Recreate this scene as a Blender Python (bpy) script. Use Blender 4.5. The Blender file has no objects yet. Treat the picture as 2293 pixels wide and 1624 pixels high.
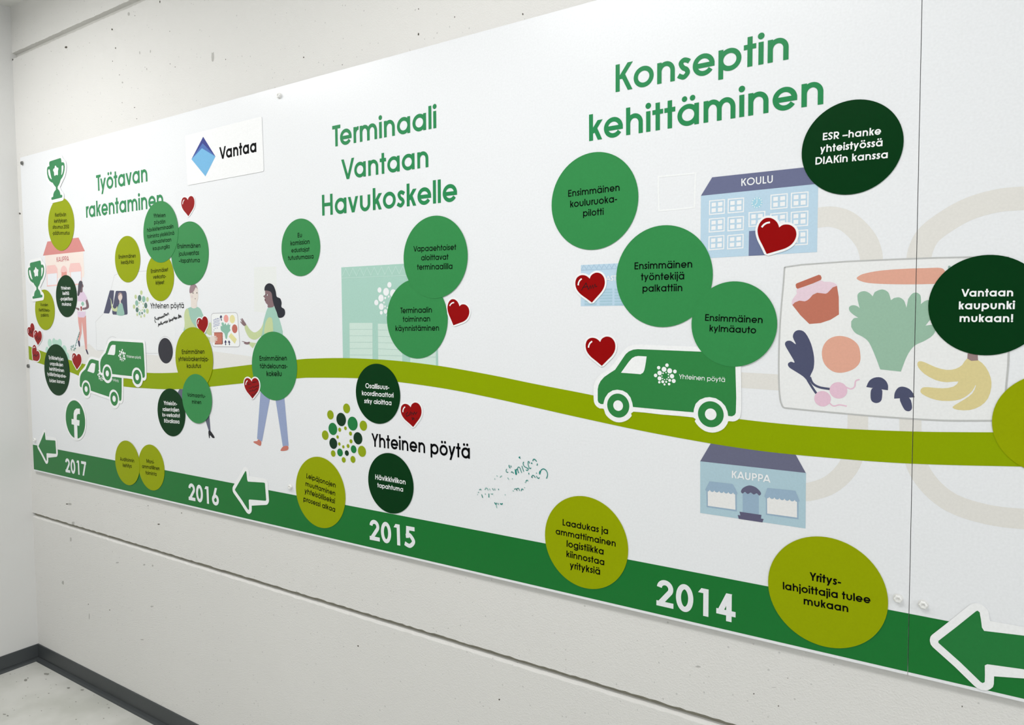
import bpy, math, random
from mathutils import Vector, Matrix
from mathutils.geometry import tessellate_polygon

# ------------------------------------------------------------------ camera, world, lights, exposure
# World frame: X runs along the long wall, +Y into it, Z up, floor at 0. The fronts of the
# boards lie in the plane y = 0, the concrete wall behind them in y = WALL_Y.
S = 1.31                      # camera distance to the boards (m)
CAMZ = 1.357                  # eye height (m)
YAW, PITCH, ROLL = 0.582652440, -0.0536097540, 0.00858273085
FPX, CX, CY = 1622.7367, 1146.5 - 1.735, 812.0 - 19.339
WALL_Y = 0.009
sc = bpy.context.scene
R = (Matrix.Rotation(YAW, 3, 'Z') @ Matrix.Rotation(PITCH, 3, 'X') @ Matrix.Rotation(ROLL, 3, 'Y'))
cam_d = bpy.data.cameras.new('camera')
cam = bpy.data.objects.new('camera', cam_d); sc.collection.objects.link(cam)
M = R @ Matrix(((1, 0, 0), (0, 0, -1), (0, 1, 0)))
cam.matrix_world = Matrix.Translation((0, -S, CAMZ)) @ M.to_4x4()
cam_d.sensor_width = 36; cam_d.sensor_fit = 'HORIZONTAL'
cam_d.lens = FPX / 2293 * 36
cam_d.shift_x = 1.735 / 2293; cam_d.shift_y = -19.339 / 2293
cam_d.clip_start = 0.02
sc.camera = cam

sc.view_settings.view_transform = 'Standard'
sc.view_settings.look = 'None'
sc.view_settings.gamma = 1
sc.view_settings.use_curve_mapping = False
sc.view_settings.exposure = 0.34

w = bpy.data.worlds.new('world'); sc.world = w; w.use_nodes = True
w.node_tree.nodes['Background'].inputs[0].default_value = (0.95, 0.97, 1.0, 1)
w.node_tree.nodes['Background'].inputs[1].default_value = 1.36

def area(name, loc, sx, sy, power, col=(1, 0.99, 0.985), rot=(0, 0, 0)):
    d = bpy.data.lights.new(name, 'AREA'); d.shape = 'RECTANGLE'; d.size = sx; d.size_y = sy
    d.energy = power; d.color = col
    o = bpy.data.objects.new(name, d); o.location = loc; o.rotation_euler = rot
    sc.collection.objects.link(o); return o
area('ceiling_lamp_light', (-0.80, -1.05, 2.50), 1.2, 0.30, 15)
area('ceiling_lamp_light', (-2.58, -0.9, 2.50), 0.8, 0.30, 12.5)
area('ceiling_lamp_light', (1.3, -1.2, 2.50), 1.5, 0.30, 8)

# ------------------------------------------------------------------ helpers
def srgb(c):
    return tuple(((v / 255) / 12.92 if v / 255 <= 0.04045 else ((v / 255 + 0.055) / 1.055) ** 2.4) for v in c)

def at(px, py, y=0.0):
    """a point measured in the photograph -> (x, z) in metres on the vertical plane at depth y"""
    d = R @ Vector(((px - CX) / FPX, 1, -(py - CY) / FPX))
    t = (y + S) / d.y
    return (d.x * t, CAMZ + d.z * t)

def crop(ox, oy, s):
    def f(pts, y=0.0):
        if isinstance(pts[0], (int, float)):
            return at(ox + pts[0] / s, oy + pts[1] / s, y)
        return [at(ox + a / s, oy + b / s, y) for a, b in pts]
    return f
R1 = crop(0, 300, 5.413); R2 = crop(0, 560, 5.413); R3 = crop(0, 820, 5.413); R4 = crop(240, 350, 5.413)
R5 = crop(180, 600, 5.413); R6 = crop(220, 820, 5.413); R7 = crop(400, 560, 5.413); R8 = crop(440, 820, 5.413)
S1 = crop(0, 0, 5.4125); S2 = crop(380, 220, 5.8); S3 = crop(700, 200, 5.4125); S4 = crop(700, 460, 4.51)
S5 = crop(700, 780, 3.8667); S6 = crop(1040, 980, 4.51); S7 = crop(1200, 320, 5.4125); S8 = crop(1540, 340, 5.8)
T1 = crop(1260, 560, 4.586); T2 = crop(1300, 740, 4.985); T3 = crop(1720, 560, 4.0017); T4 = crop(1540, 960, 6.247)
T5 = crop(1680, 1180, 3.6575); T6 = crop(0, 1040, 2.78); T7 = crop(1260, 40, 3.583); T8 = crop(1780, 0, 3.530)
Y1 = crop(1400, 1260, 7.643); Y2 = crop(400, 1060, 3.8217); V1 = crop(330, 640, 13.533); L1 = crop(50, 700, 8.12)
A1 = crop(500, 1030, 11.6); P1 = crop(640, 1010, 7.166); E1 = crop(600, 470, 9.55); K1 = crop(380, 560, 5.413)
J1 = crop(850, 640, 4.777); H1 = crop(535, 835, 23.2); G1 = crop(1050, 1010, 11.465); C1 = crop(90, 340, 13.533)
U1 = crop(1830, 380, 4.9525); D1 = crop(150, 740, 9.02); PX = crop(0, 0, 1)

MATS = {}
def mat(name, col, rough=0.32, spec=0.22, coat=0.0, var=0.015, metal=0.0):
    if name in MATS: return MATS[name]
    m = bpy.data.materials.new(name); m.use_nodes = True
    nt = m.node_tree; b = nt.nodes['Principled BSDF']
    c = srgb(col)
    n = nt.nodes.new('ShaderNodeTexNoise'); n.inputs['Scale'].default_value = 260; n.inputs['Detail'].default_value = 2
    g = nt.nodes.new('ShaderNodeNewGeometry'); nt.links.new(g.outputs['Position'], n.inputs['Vector'])
    mx = nt.nodes.new('ShaderNodeMix'); mx.data_type = 'RGBA'
    mx.inputs[6].default_value = tuple(max(0, v * (1 - var * 4)) for v in c) + (1,)
    mx.inputs[7].default_value = tuple(min(1, v * (1 + var * 4)) for v in c) + (1,)
    nt.links.new(n.outputs['Fac'], mx.inputs[0]); nt.links.new(mx.outputs[2], b.inputs['Base Color'])
    b.inputs['Roughness'].default_value = rough
    b.inputs['Specular IOR Level'].default_value = spec
    b.inputs['Metallic'].default_value = metal
    if coat:
        b.inputs['Coat Weight'].default_value = coat; b.inputs['Coat Roughness'].default_value = 0.12
    MATS[name] = m; return m

WHITE = mat('board_white', (238, 240, 243), 0.30, .35)
STK = mat('sticker_white', (246, 247, 248), 0.30)
GREEN = mat('sticker_green', (52, 140, 76), 0.34)
LIME = mat('sticker_lime', (151, 165, 0), 0.36, .08)
DARK = mat('sticker_dark_green', (0, 54, 18), 0.36, .1)
BAND = mat('print_band_green', (18, 116, 46), 0.28, .25)
ROAD = mat('print_road_lime', (144, 166, 0), 0.3, .08)
HEAD = mat('print_heading_green', (40, 138, 82), 0.30)
BLACK = mat('print_black', (3, 4, 6), 0.5, .05)
RED = mat('sticker_red', (150, 0, 2), 0.34, .15)
BOLT = mat('bolt_white', (238, 238, 236), 0.35)
BOLTD = mat('bolt_steel', (120, 120, 118), 0.4, metal=0.6)
def pm(r, g, b): return mat('print_%d_%d_%d' % (r, g, b), (min(255, r + 6), min(255, g + 6), min(255, b + 6)), 0.30)

def mk(name, verts, faces, m, parent=None, smooth=False):
    me = bpy.data.meshes.new(name); me.from_pydata([tuple(v) for v in verts], [], faces); me.update()
    if smooth:
        for p in me.polygons: p.use_smooth = True
    me.materials.append(m)
    o = bpy.data.objects.new(name, me); sc.collection.objects.link(o)
    if parent is not None: o.parent = parent
    return o

def tag(o, label, cat, group=None):
    o['label'] = label; o['category'] = cat
    if group: o['group'] = group
    return o

def smooth(pts, n=6, closed=True):
    out = []; N = len(pts); rng = N if closed else N - 1
    for i in range(rng):
        if closed: p0, p1, p2, p3 = pts[i - 1], pts[i], pts[(i + 1) % N], pts[(i + 2) % N]
        else: p0, p1, p2, p3 = pts[max(i - 1, 0)], pts[i], pts[i + 1], pts[min(i + 2, N - 1)]
        for k in range(n):
            t = k / n
            out.append(tuple(0.5 * ((2 * p1[j]) + (-p0[j] + p2[j]) * t + (2 * p0[j] - 5 * p1[j] + 4 * p2[j] - p3[j]) * t * t
                                    + (-p0[j] + 3 * p1[j] - 3 * p2[j] + p3[j]) * t ** 3) for j in (0, 1)))
    if not closed: out.append(tuple(pts[-1]))
    return out

def circ(c, r, n=48, ry=None):
    ry = ry or r
    return [(c[0] + r * math.cos(2 * math.pi * i / n), c[1] + ry * math.sin(2 * math.pi * i / n)) for i in range(n)]

def rounded(pts, r, n=5):
    """polygon with its corners rounded by radius r"""
    out = []; N = len(pts)
    for i in range(N):
        a, b, c = Vector(pts[i - 1]), Vector(pts[i]), Vector(pts[(i + 1) % N])
        u = (a - b); v = (c - b); d = min(r, u.length * .45, v.length * .45)
        p = b + u.normalized() * d; q = b + v.normalized() * d
        for k in range(n + 1):
            t = k / n; out.append(tuple(p * (1 - t) ** 2 + b * 2 * t * (1 - t) + q * t * t))
    return out

def area2(p): return sum(p[i - 1][0] * p[i][1] - p[i][0] * p[i - 1][1] for i in range(len(p)))

def grow(poly, d):
    """outline moved outwards by d with rounded corners"""
    if area2(poly) < 0: poly = poly[::-1]
    N = len(poly); out = []
    for i in range(N):
        a, b, c = Vector(poly[i - 1]), Vector(poly[i]), Vector(poly[(i + 1) % N])
        if (b - a).length < 1e-7 or (c - b).length < 1e-7: continue
        e1 = (b - a).normalized(); e2 = (c - b).normalized()
        a1 = math.atan2(-e1.x, e1.y); a2 = math.atan2(-e2.x, e2.y)
        da = (a2 - a1 + math.pi) % (2 * math.pi) - math.pi
        steps = max(1, int(abs(da) / 0.3)) if da > 0 else 1
        for k in range(steps + 1):
            an = a1 + da * k / steps
            out.append((b.x + d * math.cos(an), b.y + d * math.sin(an)))
    def dist(p):
        m = 9; P = Vector(p)
        for i in range(N):
            a = Vector(poly[i - 1]); b = Vector(poly[i]); ab = b - a
            t = max(0, min(1, (P - a).dot(ab) / max(ab.dot(ab), 1e-12)))
            m = min(m, (P - a - ab * t).length)
        return m
    res = [p for p in out if dist(p) > d * 0.97]
    return res

def tris(poly):
    return tessellate_polygon([[Vector((p[0], p[1], 0)) for p in poly]])

def flat(name, polys, y, m, parent, step=0.0):
    """flat print: one mesh from several (x, z) polygons lying on the plane y"""
    vs, fs = [], []
    for k, p in enumerate(polys):
        b = len(vs); vs += [(q[0], y - step * k, q[1]) for q in p]
        for t in tris(p):
            a, c, d = (Vector(p[i]) for i in t)
            cr = (c - a).x * (d - a).y - (c - a).y * (d - a).x
            fs.append(tuple(b + i for i in (t if cr > 0 else t[::-1])))
    return mk(name, vs, fs, m, parent)

def plate(name, poly, y, th, m, parent=None, bev=0.0003):
    """solid cut-out with its front at y and its back at y + th, front edge slightly eased"""
    if area2(poly) < 0: poly = poly[::-1]
    N = len(poly)
    cx = sum(p[0] for p in poly) / N; cz = sum(p[1] for p in poly) / N
    vs = [(p[0], y, p[1]) for p in poly] + [(p[0], y + th, p[1]) for p in poly]
    fs = []
    for t in tris(poly):
        a, c, d = (Vector(poly[i]) for i in t)
        cr = (c - a).x * (d - a).y - (c - a).y * (d - a).x
        t = t if cr > 0 else t[::-1]
        fs.append(tuple(t)); fs.append(tuple(N + i for i in t[::-1]))
    for i in range(N):
        j = (i + 1) % N
        fs.append((i, N + i, N + j, j))
    return mk(name, vs, fs, m, parent)

def ribbon(pts, wd, closed=False):
    """list of quads following a polyline with constant width"""
    P = [Vector(p) for p in pts]
    Q = [P[0]]
    for p in P[1:]:
        if (p - Q[-1]).length > 1e-7: Q.append(p)
    if closed and (Q[0] - Q[-1]).length < 1e-7: Q.pop()
    N = len(Q); L, Rr = [], []
    for i in range(N):
        if closed: a, c = Q[i - 1], Q[(i + 1) % N]
        else: a, c = Q[max(i - 1, 0)], Q[min(i + 1, N - 1)]
        b = Q[i]
        e1 = (b - a).normalized() if (b - a).length > 1e-9 else (c - b).normalized()
        e2 = (c - b).normalized() if (c - b).length > 1e-9 else e1
        t = (e1 + e2); t = t.normalized() if t.length > 1e-6 else e1
        n = Vector((-t.y, t.x)); k = max(0.5, n.dot(Vector((-e1.y, e1.x))))
        n = n * (wd / 2 / k)
        L.append(tuple(b + n)); Rr.append(tuple(b - n))
    out = []
    for i in range(N if closed else N - 1):
        j = (i + 1) % N
        out.append([L[i], Rr[i], Rr[j], L[j]])
    return out

def strokes(name, lines, y, m, parent, step=2e-5):
    """lines = [(polyline, width, closed)] -> one flat mesh; each stroke a hair above the last"""
    vs, fs = [], []
    for k, (pts, wd, cl) in enumerate(lines):
        yy = y - step * (k % 8)
        for q in ribbon(pts, wd, cl):
            b = len(vs); vs += [(p[0], yy, p[1]) for p in q]; fs.append((b, b + 1, b + 2, b + 3))
    o = mk(name, vs, fs, m, parent)
    if len(lines) > 1: o['kind'] = 'stuff'
    return o

def clipx(poly, x, side):
    """part of a triangle on one side of the vertical line x"""
    out = []
    for i in range(len(poly)):
        a, b = poly[i - 1], poly[i]
        ia = (a[0] - x) * side >= 0; ib = (b[0] - x) * side >= 0
        if ia != ib:
            t = (x - a[0]) / (b[0] - a[0]); out.append((x, a[1] + (b[1] - a[1]) * t))
        if ib: out.append(b)
    return out

# ------------------------------------------------------------------ geometric sans lettering
XH, CH, DS = 547, 740, -185
ADV = dict(zip('abcdefghijklmnopqrstuvwxyz', (683, 682, 647, 685, 650, 314, 674, 610, 200, 203, 502, 200, 938, 610, 655, 682,
        682, 301, 388, 339, 608, 554, 831, 480, 536, 425)))
ADV.update(dict(zip('ADEHIKLMNOPRSTUVY', (740, 744, 536, 683, 226, 591, 462, 919, 740, 869, 592, 607, 498, 426, 655, 702, 592))))
ADV.update({c: 554 for c in '0123456789'}); ADV.update({' ': 277, '-': 332, '–': 500, '!': 295, '.': 277, 'ä': 683, 'ö': 655})
KERN = {('T', 'y'): -75, ('T', 'e'): -70, ('V', 'a'): -60, ('V', 'u'): -45, ('V', 'o'): -45, ('Y', 'h'): -15, ('Y', 'r'): -50,
        ('K', 'o'): -20, ('A', 'U'): -10, ('P', 'A'): -60, ('K', 'A'): -5, ('U', 'P'): 5, ('k', 'o'): -15, ('k', 'e'): -15,
        ('r', 'a'): -10, ('v', 'a'): -15, ('a', 'v'): -15, ('A', 'u'): -15}

def glyph(ch, w):
    """strokes ('L', points, closed) | ('P', polygon) in 1/1000 em"""
    H = w / 2; o = []
    def arc(cx, cy, rx, ry, a0, a1, n=18):
        return [(cx + rx * math.cos(math.radians(a0 + (a1 - a0) * i / n)), cy + ry * math.sin(math.radians(a0 + (a1 - a0) * i / n))) for i in range(n + 1)]
    def line(*p, cl=False): o.append(('L', list(p), cl))
    def diag(x0, y0, x1, y1, f=1.0):
        hw = H * f * math.hypot(x1 - x0, y1 - y0) / abs(y1 - y0)
        o.append(('P', [(x0 - hw, y0), (x0 + hw, y0), (x1 + hw, y1), (x1 - hw, y1)]))
    def dot(x, y, r): o.append(('P', circ((x, y), r, 18)))
    A = ADV.get(ch, 500); base = ch
    if ch in 'äö': base = {'ä': 'a', 'ö': 'o'}[ch]
    M2 = XH / 2; ry = M2 + 8 - H
    if base in 'adgq':
        xs = A - 62 - H; cx = (40 + xs + H) / 2; rx = (xs + H - 40) / 2 - H
        o.append(('L', arc(cx, M2, rx, ry, 0, 350, 35), True))
        top = CH if base == 'd' else XH
        if base in 'ad': line((xs, 0), (xs, top))
        elif base == 'q': line((xs, DS), (xs, XH))
        else: o.append(('L', [(xs, XH), (xs, -20)] + arc(cx, -20, xs - cx, 180 - H, 0, -160, 18), False))
    elif base in 'bp':
        xs = 62 + H; cx = (A - 40 + xs - H) / 2; rx = (A - 40 - xs + H) / 2 - H
        o.append(('L', arc(cx, M2, rx, ry, 0, 350, 35), True))
        line((xs, 0 if base == 'b' else DS), (xs, CH if base == 'b' else XH))
    elif base == 'o':
        o.append(('L', arc(A / 2, M2, A / 2 - 38 - H, ry, 0, 350, 35), True))
    elif base == 'c': o.append(('L', arc(A / 2 + 5, M2, A / 2 - 40 - H, ry, 40, 320, 28), False))
    elif base == 'e':
        rx = A / 2 - 38 - H
        o.append(('L', arc(A / 2, M2, rx, ry, -2, 326, 34), False)); line((A / 2 - rx, M2 - H * .25), (A / 2 + rx + H, M2 - H * .25))
    elif base == 'f':
        line((130, 0), (130, 590)); o.append(('L', arc(250, 590, 120, CH - H - 590, 180, 80, 8), False)); line((25, XH - H), (285, XH - H))
    elif base in 'hn':
        xl = 60 + H; xr = A - 58 - H; cx = (xl + xr) / 2; rx = (xr - xl) / 2; r2 = min(rx * 1.05, 250); cy = XH + 8 - H - r2
        line((xl, 0), (xl, CH if base == 'h' else XH)); o.append(('L', arc(cx, cy, rx, r2, 175, 0) + [(xr, 0)], False))
    elif base == 'u':
        xl = 58 + H; xr = A - 60 - H; cx = (xl + xr) / 2; rx = (xr - xl) / 2; r2 = min(rx * 1.05, 250)
        o.append(('L', [(xl, XH)] + arc(cx, r2 - 8 + H, rx, r2, 180, 360) + [(xr, XH)], False))
    elif base == 'm':
        xl = 60 + H; xm = A / 2; xr = A - 58 - H; line((xl, 0), (xl, XH))
        for a, b in ((xl, xm), (xm, xr)):
            rx = (b - a) / 2; r2 = rx * 1.15; o.append(('L', arc((a + b) / 2, XH + 8 - H - r2, rx, r2, 172, 0) + [(b, 0)], False))
    elif base in 'il': line((A / 2, 0), (A / 2, XH if base == 'i' else CH))
    elif base == 'j': o.append(('L', [(A / 2 + 5, XH), (A / 2 + 5, -80)] + arc(A / 2 - 85, -80, 90, 105 - H * .6, 0, -80, 8), False))
    elif base == 'k':
        xl = 60 + H; line((xl, 0), (xl, CH)); diag(xl + 20, 200, A - 95, XH); diag(A - 40 - H, 0, xl + 125, 330)
    elif base == 'r':
        xl = 58 + H; line((xl, 0), (xl, XH)); o.append(('L', arc(xl + 165, XH - H - 205 + 8, 165, 205, 178, 82, 10), False))
    elif base == 's':
        o.append(('L', smooth([(A - 50, XH - 118), (A * .73, XH - H - 18), (A * .48, XH + 6 - H), (45 + H, XH * .77), (A * .42, XH * .555), (A * .66, XH * .44),
                  (A - 38 - H, XH * .27), (A * .5, H - 6), (A * .25, H + 22), (38, 122)], 5, False), False))
    elif base == 't': line((A / 2, 0), (A / 2, CH - 10)); line((18, XH - H), (A - 18, XH - H))
    elif base == 'v': diag(A / 2, 0, 25 + H * 1.1, XH); diag(A / 2, 0, A - 25 - H * 1.1, XH)
    elif base == 'w':
        for a, b in ((A * .29, 25 + H), (A * .29, A / 2), (A * .71, A / 2), (A * .71, A - 25 - H)): diag(a, 0, b, XH)
    elif base == 'x': diag(30 + H, 0, A - 30 - H, XH); diag(A - 30 - H, 0, 30 + H, XH)
    elif base == 'y':
        x1 = A - 22 - H * 1.1; xb = 150; diag(xb, DS, x1, XH); yj = 30; xj = xb + (x1 - xb) * (yj - DS) / (XH - DS); diag(xj, yj, 22 + H * 1.1, XH)
    elif base == 'z': line((30, XH - H), (A - 30, XH - H)); diag(30 + H, H, A - 40 - H, XH - H); line((25, H), (A - 25, H))
    elif base == 'A': diag(H + 12, 0, A / 2, CH); diag(A - H - 12, 0, A / 2, CH); line((A * .22, 195), (A * .78, 195))
    elif base in 'EL':
        line((70 + H, 0), (70 + H, CH)); line((70, H), (A - 40, H))
        if base == 'E': line((70, CH - H), (A - 40, CH - H)); line((70, CH / 2 + 12), (A - 48, CH / 2 + 12))
    elif base == 'D':
        line((70 + H, 0), (70 + H, CH)); o.append(('L', [(70, H), (A * .4, H)] + arc(A * .4, CH / 2, A * .6 - 40 - H, CH / 2 - H, -90, 90) + [(70, CH - H)], False))
    elif base == 'H': line((70 + H, 0), (70 + H, CH)); line((A - 70 - H, 0), (A - 70 - H, CH)); line((70, CH / 2 + 10), (A - 70, CH / 2 + 10))
    elif base == 'I': line((A / 2, 0), (A / 2, CH))
    elif base == 'K': line((70 + H, 0), (70 + H, CH)); diag(70 + w, 330, A - 85, CH); diag(A - 25 - H, 0, 70 + w + 85, 450)
    elif base == 'M':
        line((70 + H, 0), (70 + H, CH)); line((A - 70 - H, 0), (A - 70 - H, CH)); diag(A / 2, 60, 70 + H * 1.2, CH); diag(A / 2, 60, A - 70 - H * 1.2, CH)
    elif base == 'N': line((70 + H, 0), (70 + H, CH)); line((A - 70 - H, 0), (A - 70 - H, CH)); diag(A - 72 - H, 0, 72 + H, CH)
    elif base == 'O': o.append(('L', arc(A / 2, CH / 2, A / 2 - 40 - H, CH / 2 + 10 - H, 0, 350, 35), True))
    elif base in 'PR':
        line((70 + H, 0), (70 + H, CH)); yb = CH * .42; rr = (CH - H - yb) / 2
        o.append(('L', [(70, yb), (A * .55, yb)] + arc(A * .55, yb + rr, A * .45 - 38 - H, rr, -90, 90) + [(70, CH - H)], False))
        if base == 'R': diag(A - 35 - H, 0, A * .45, yb)
    elif base == 'S':
        o.append(('L', smooth([(A - 50, CH - 165), (A * .74, CH - H - 22), (A * .48, CH + 6 - H), (48 + H, CH * .77), (A * .42, CH * .555), (A * .68, CH * .44),
                  (A - 40 - H, CH * .25), (A * .5, H - 6), (A * .25, H + 25), (38, 165)], 5, False), False))
    elif base == 'T': line((A / 2, 0), (A / 2, CH)); line((8, CH - H), (A - 8, CH - H))
    elif base == 'U':
        xl = 62 + H; xr = A - 62 - H; cx = (xl + xr) / 2; rx = (xr - xl) / 2
        o.append(('L', [(xl, CH)] + arc(cx, rx - 8 + H, rx, rx, 180, 360) + [(xr, CH)], False))
    elif base == 'V': diag(A / 2, 0, 15 + H * 1.1, CH); diag(A / 2, 0, A - 15 - H * 1.1, CH)
    elif base == 'Y': line((A / 2, 0), (A / 2, 350)); diag(A / 2, 300, 10 + H * 1.15, CH); diag(A / 2, 300, A - 10 - H * 1.15, CH)
    elif base == '0': o.append(('L', arc(A / 2, CH / 2, A / 2 - 35 - H, CH / 2 + 10 - H, 0, 350, 35), True))
    elif base == '1': line((A / 2 + 30, 0), (A / 2 + 30, CH)); o.append(('P', [(A / 2 + 30, CH), (A / 2 - 95, CH), (A / 2 - 185, CH - w * .9), (A / 2 + 30, CH - w * .9)]))
    elif base == '2':
        rx = A / 2 - 42 - H; cy = CH + 8 - H - rx
        o.append(('L', arc(A / 2, cy, rx, rx, 175, -30, 20) + [(40 + H * 1.2, H)], False)); line((30, H), (A - 35, H))
        o.append(('P', [(30, 0), (30 + w, 0), (30 + w * 1.2, H * 1.6), (30, H * 1.3)]))
    elif base == '4': diag(45 + H * 1.1, 175 + H * .4, A - 145 - H * .6, CH); line((32, 150 + H), (A - 18, 150 + H)); line((A - 120 - H, 0), (A - 120 - H, CH))
    elif base == '5':
        line((150, CH - H), (A - 55, CH - H)); diag(95 + H, 330, 165 + H * .4, CH)
        o.append(('L', [(95, 385)] + smooth([(150, 395), (A * .5, 455 - H * .3), (A - 45 - H, 235), (A * .48, H - 8), (35, 120)], 7, False), False))
    elif base == '6':
        rr = A / 2 - 42 - H; o.append(('L', arc(A / 2, rr + H - 8, rr, rr, 0, 350, 35), True)); diag(60 + H * 1.25, 260, A * .62, CH)
    elif base == '7': line((30, CH - H), (A - 30, CH - H)); diag(A * .34, 0, A - 45 - H, CH - H)
    elif base == '-': line((35, 262), (A - 35, 262))
    elif base == '–': line((10, 262), (A - 10, 262))
    elif base == '!': line((A / 2, 210), (A / 2, CH)); dot(A / 2, H + 12, H + 14)
    elif base == '.': dot(A / 2, H + 5, H + 10)
    if base in 'ij': dot(A / 2 + (5 if base == 'j' else 0), 690, w * .62 + 4)
    if ch in 'äö':
        for s in (-1, 1): dot(A / 2 + s * 108, 695, w * .56 + 4)
    return o

def lettering(name, lines, y, m, parent, weight=100, sy=None):
    """lines = [(text, (x0,z0), (x1,z1)[, cap height])] with the ends of each baseline on the plane y"""
    vs, fs = [], []; k = 0
    for ln in lines:
        txt, p0, p1 = ln[:3]
        items = []; x = 0; prev = None
        for ch in txt:
            x += KERN.get((prev, ch), 0)
            if ch != ' ': items.append((x, glyph(ch, weight)))
            x += ADV.get(ch, 500); prev = ch
        polys = []
        for gx, g in items:
            for s in g:
                k += 1
                if s[0] == 'P': polys.append(([(gx + a, b) for a, b in s[1]], k, True))
                else:
                    for q in ribbon([(gx + a, b) for a, b in s[1]], weight, s[2]): polys.append((q, k, False))
        xs = [p[0] for q, _, _ in polys for p in q]; x0, x1 = min(xs), max(xs)
        P0, P1 = Vector(p0), Vector(p1); sx = (P1 - P0).length / (x1 - x0); d = (P1 - P0).normalized(); n = Vector((-d.y, d.x))
        syy = sx if len(ln) < 4 else ln[3] / CH
        for q, kk, isP in polys:
            b = len(vs)
            for p in q:
                v = P0 + d * ((p[0] - x0) * sx) + n * (p[1] * syy); vs.append((v.x, y - 2e-5 * (kk % 6), v.y))
            if len(q) > 4: fs.append(tuple(range(b, b + len(q))))
            else:
                a, c = Vector(q[1]) - Vector(q[0]), Vector(q[2]) - Vector(q[0])
                fs.append((b, b + 1, b + 2, b + 3) if a.x * c.y - a.y * c.x > 0 else (b + 3, b + 2, b + 1, b))
    return mk(name, vs, fs, m, parent)

def similar(src, dst):
    """similarity taking the two points src onto the two points dst"""
    a, b = complex(*src[0]), complex(*src[1]); c, d = complex(*dst[0]), complex(*dst[1])
    k = (d - c) / (b - a)
    def f(p):
        if isinstance(p[0], (int, float)):
            z = c + k * (complex(*p) - a); return (z.real, z.imag)
        return [f(q) for q in p]
    f.k = abs(k); return f

# ------------------------------------------------------------------ the room
X0, X1, Y0, ZC = -3.145, 3.2, -4.2, 2.545
def concrete(name, col, bump, speck, spots):
    m = bpy.data.materials.new(name); m.use_nodes = True; nt = m.node_tree; b = nt.nodes['Principled BSDF']
    N, L = nt.nodes.new, nt.links.new
    g = N('ShaderNodeNewGeometry')
    n1 = N('ShaderNodeTexNoise'); n1.inputs['Scale'].default_value = 1.7; n1.inputs['Detail'].default_value = 4; L(g.outputs['Position'], n1.inputs['Vector'])
    n2 = N('ShaderNodeTexNoise'); n2.inputs['Scale'].default_value = 300; n2.inputs['Detail'].default_value = 5; n2.inputs['Roughness'].default_value = .65; L(g.outputs['Position'], n2.inputs['Vector'])
    mx = N('ShaderNodeMix'); mx.data_type = 'RGBA'; L(n1.outputs['Fac'], mx.inputs[0])
    c = srgb(col); mx.inputs[6].default_value = tuple(v * .965 for v in c) + (1,); mx.inputs[7].default_value = tuple(min(1, v * 1.035) for v in c) + (1,)
    # small air holes of cast concrete
    v = N('ShaderNodeTexVoronoi'); v.inputs['Scale'].default_value = spots; L(g.outputs['Position'], v.inputs['Vector'])
    r1 = N('ShaderNodeMath'); r1.operation = 'LESS_THAN'; L(v.outputs['Distance'], r1.inputs[0])
    sp = N('ShaderNodeSeparateColor'); L(v.outputs['Color'], sp.inputs[0])
    thr = N('ShaderNodeMapRange'); L(sp.outputs[0], thr.inputs[0]); thr.inputs[1].default_value = .80; thr.inputs[2].default_value = 1; thr.inputs[3].default_value = 0; thr.inputs[4].default_value = .24
    L(thr.outputs[0], r1.inputs[1])
    mx2 = N('ShaderNodeMix'); mx2.data_type = 'RGBA'; L(mx.outputs[2], mx2.inputs[6]); mx2.inputs[7].default_value = tuple(v_ * .74 for v_ in c) + (1,)
    mm = N('ShaderNodeMath'); mm.operation = 'MULTIPLY'; L(r1.outputs[0], mm.inputs[0]); mm.inputs[1].default_value = speck; L(mm.outputs[0], mx2.inputs[0])
    L(mx2.outputs[2], b.inputs['Base Color'])
    sb = N('ShaderNodeMath'); sb.operation = 'SUBTRACT'; L(n2.outputs['Fac'], sb.inputs[0]); L(r1.outputs[0], sb.inputs[1])
    bp = N('ShaderNodeBump'); bp.inputs['Strength'].default_value = bump; bp.inputs['Distance'].default_value = .003; L(sb.outputs[0], bp.inputs['Height'])
    L(bp.outputs[0], b.inputs['Normal'])
    b.inputs['Roughness'].default_value = .75; b.inputs['Specular IOR Level'].default_value = .25
    return m
CONC = concrete('painted_concrete', (232, 231, 228), .5, .8, 110)
PLAS = concrete('painted_plaster', (219, 219, 217), .15, .2, 60)
CEIL = concrete('ceiling_paint', (232, 232, 228), .1, 0, 40)

def struct(o): o['kind'] = 'structure'; return o

# long wall of cast concrete with a shuttering groove under the boards and one above them
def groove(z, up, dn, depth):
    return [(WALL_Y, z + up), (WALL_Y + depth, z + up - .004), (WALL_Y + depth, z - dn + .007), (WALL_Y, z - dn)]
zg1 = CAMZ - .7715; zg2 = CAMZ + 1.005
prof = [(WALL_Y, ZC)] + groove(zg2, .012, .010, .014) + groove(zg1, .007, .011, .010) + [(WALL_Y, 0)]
random.seed(4)
vs, fs = [], []; NX = 500
for i in range(NX + 1):
    x = X0 - .05 + (X1 - X0 + .05) * i / NX
    for k, (y, z) in enumerate(prof):
        j = 0
        if k in (1, 4, 5, 8): j = random.uniform(-.0011, .0011)
        vs.append((x, y, z + j))
K = len(prof)
for i in range(NX):
    for k in range(K - 1):
        a = i * K + k; fs.append((a, a + 1, a + K + 1, a + K))
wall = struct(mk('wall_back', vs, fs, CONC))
wall.data.materials.append(concrete('groove_deep_shade', (158, 155, 142), .6, .5, 90))  # shade inside the lower groove, painted as a darker concrete tone
wall.data.materials.append(concrete('groove_soft_shade', (214, 213, 208), .6, .9, 140))  # paler tone for the upper groove, its shade put into the colour
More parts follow.
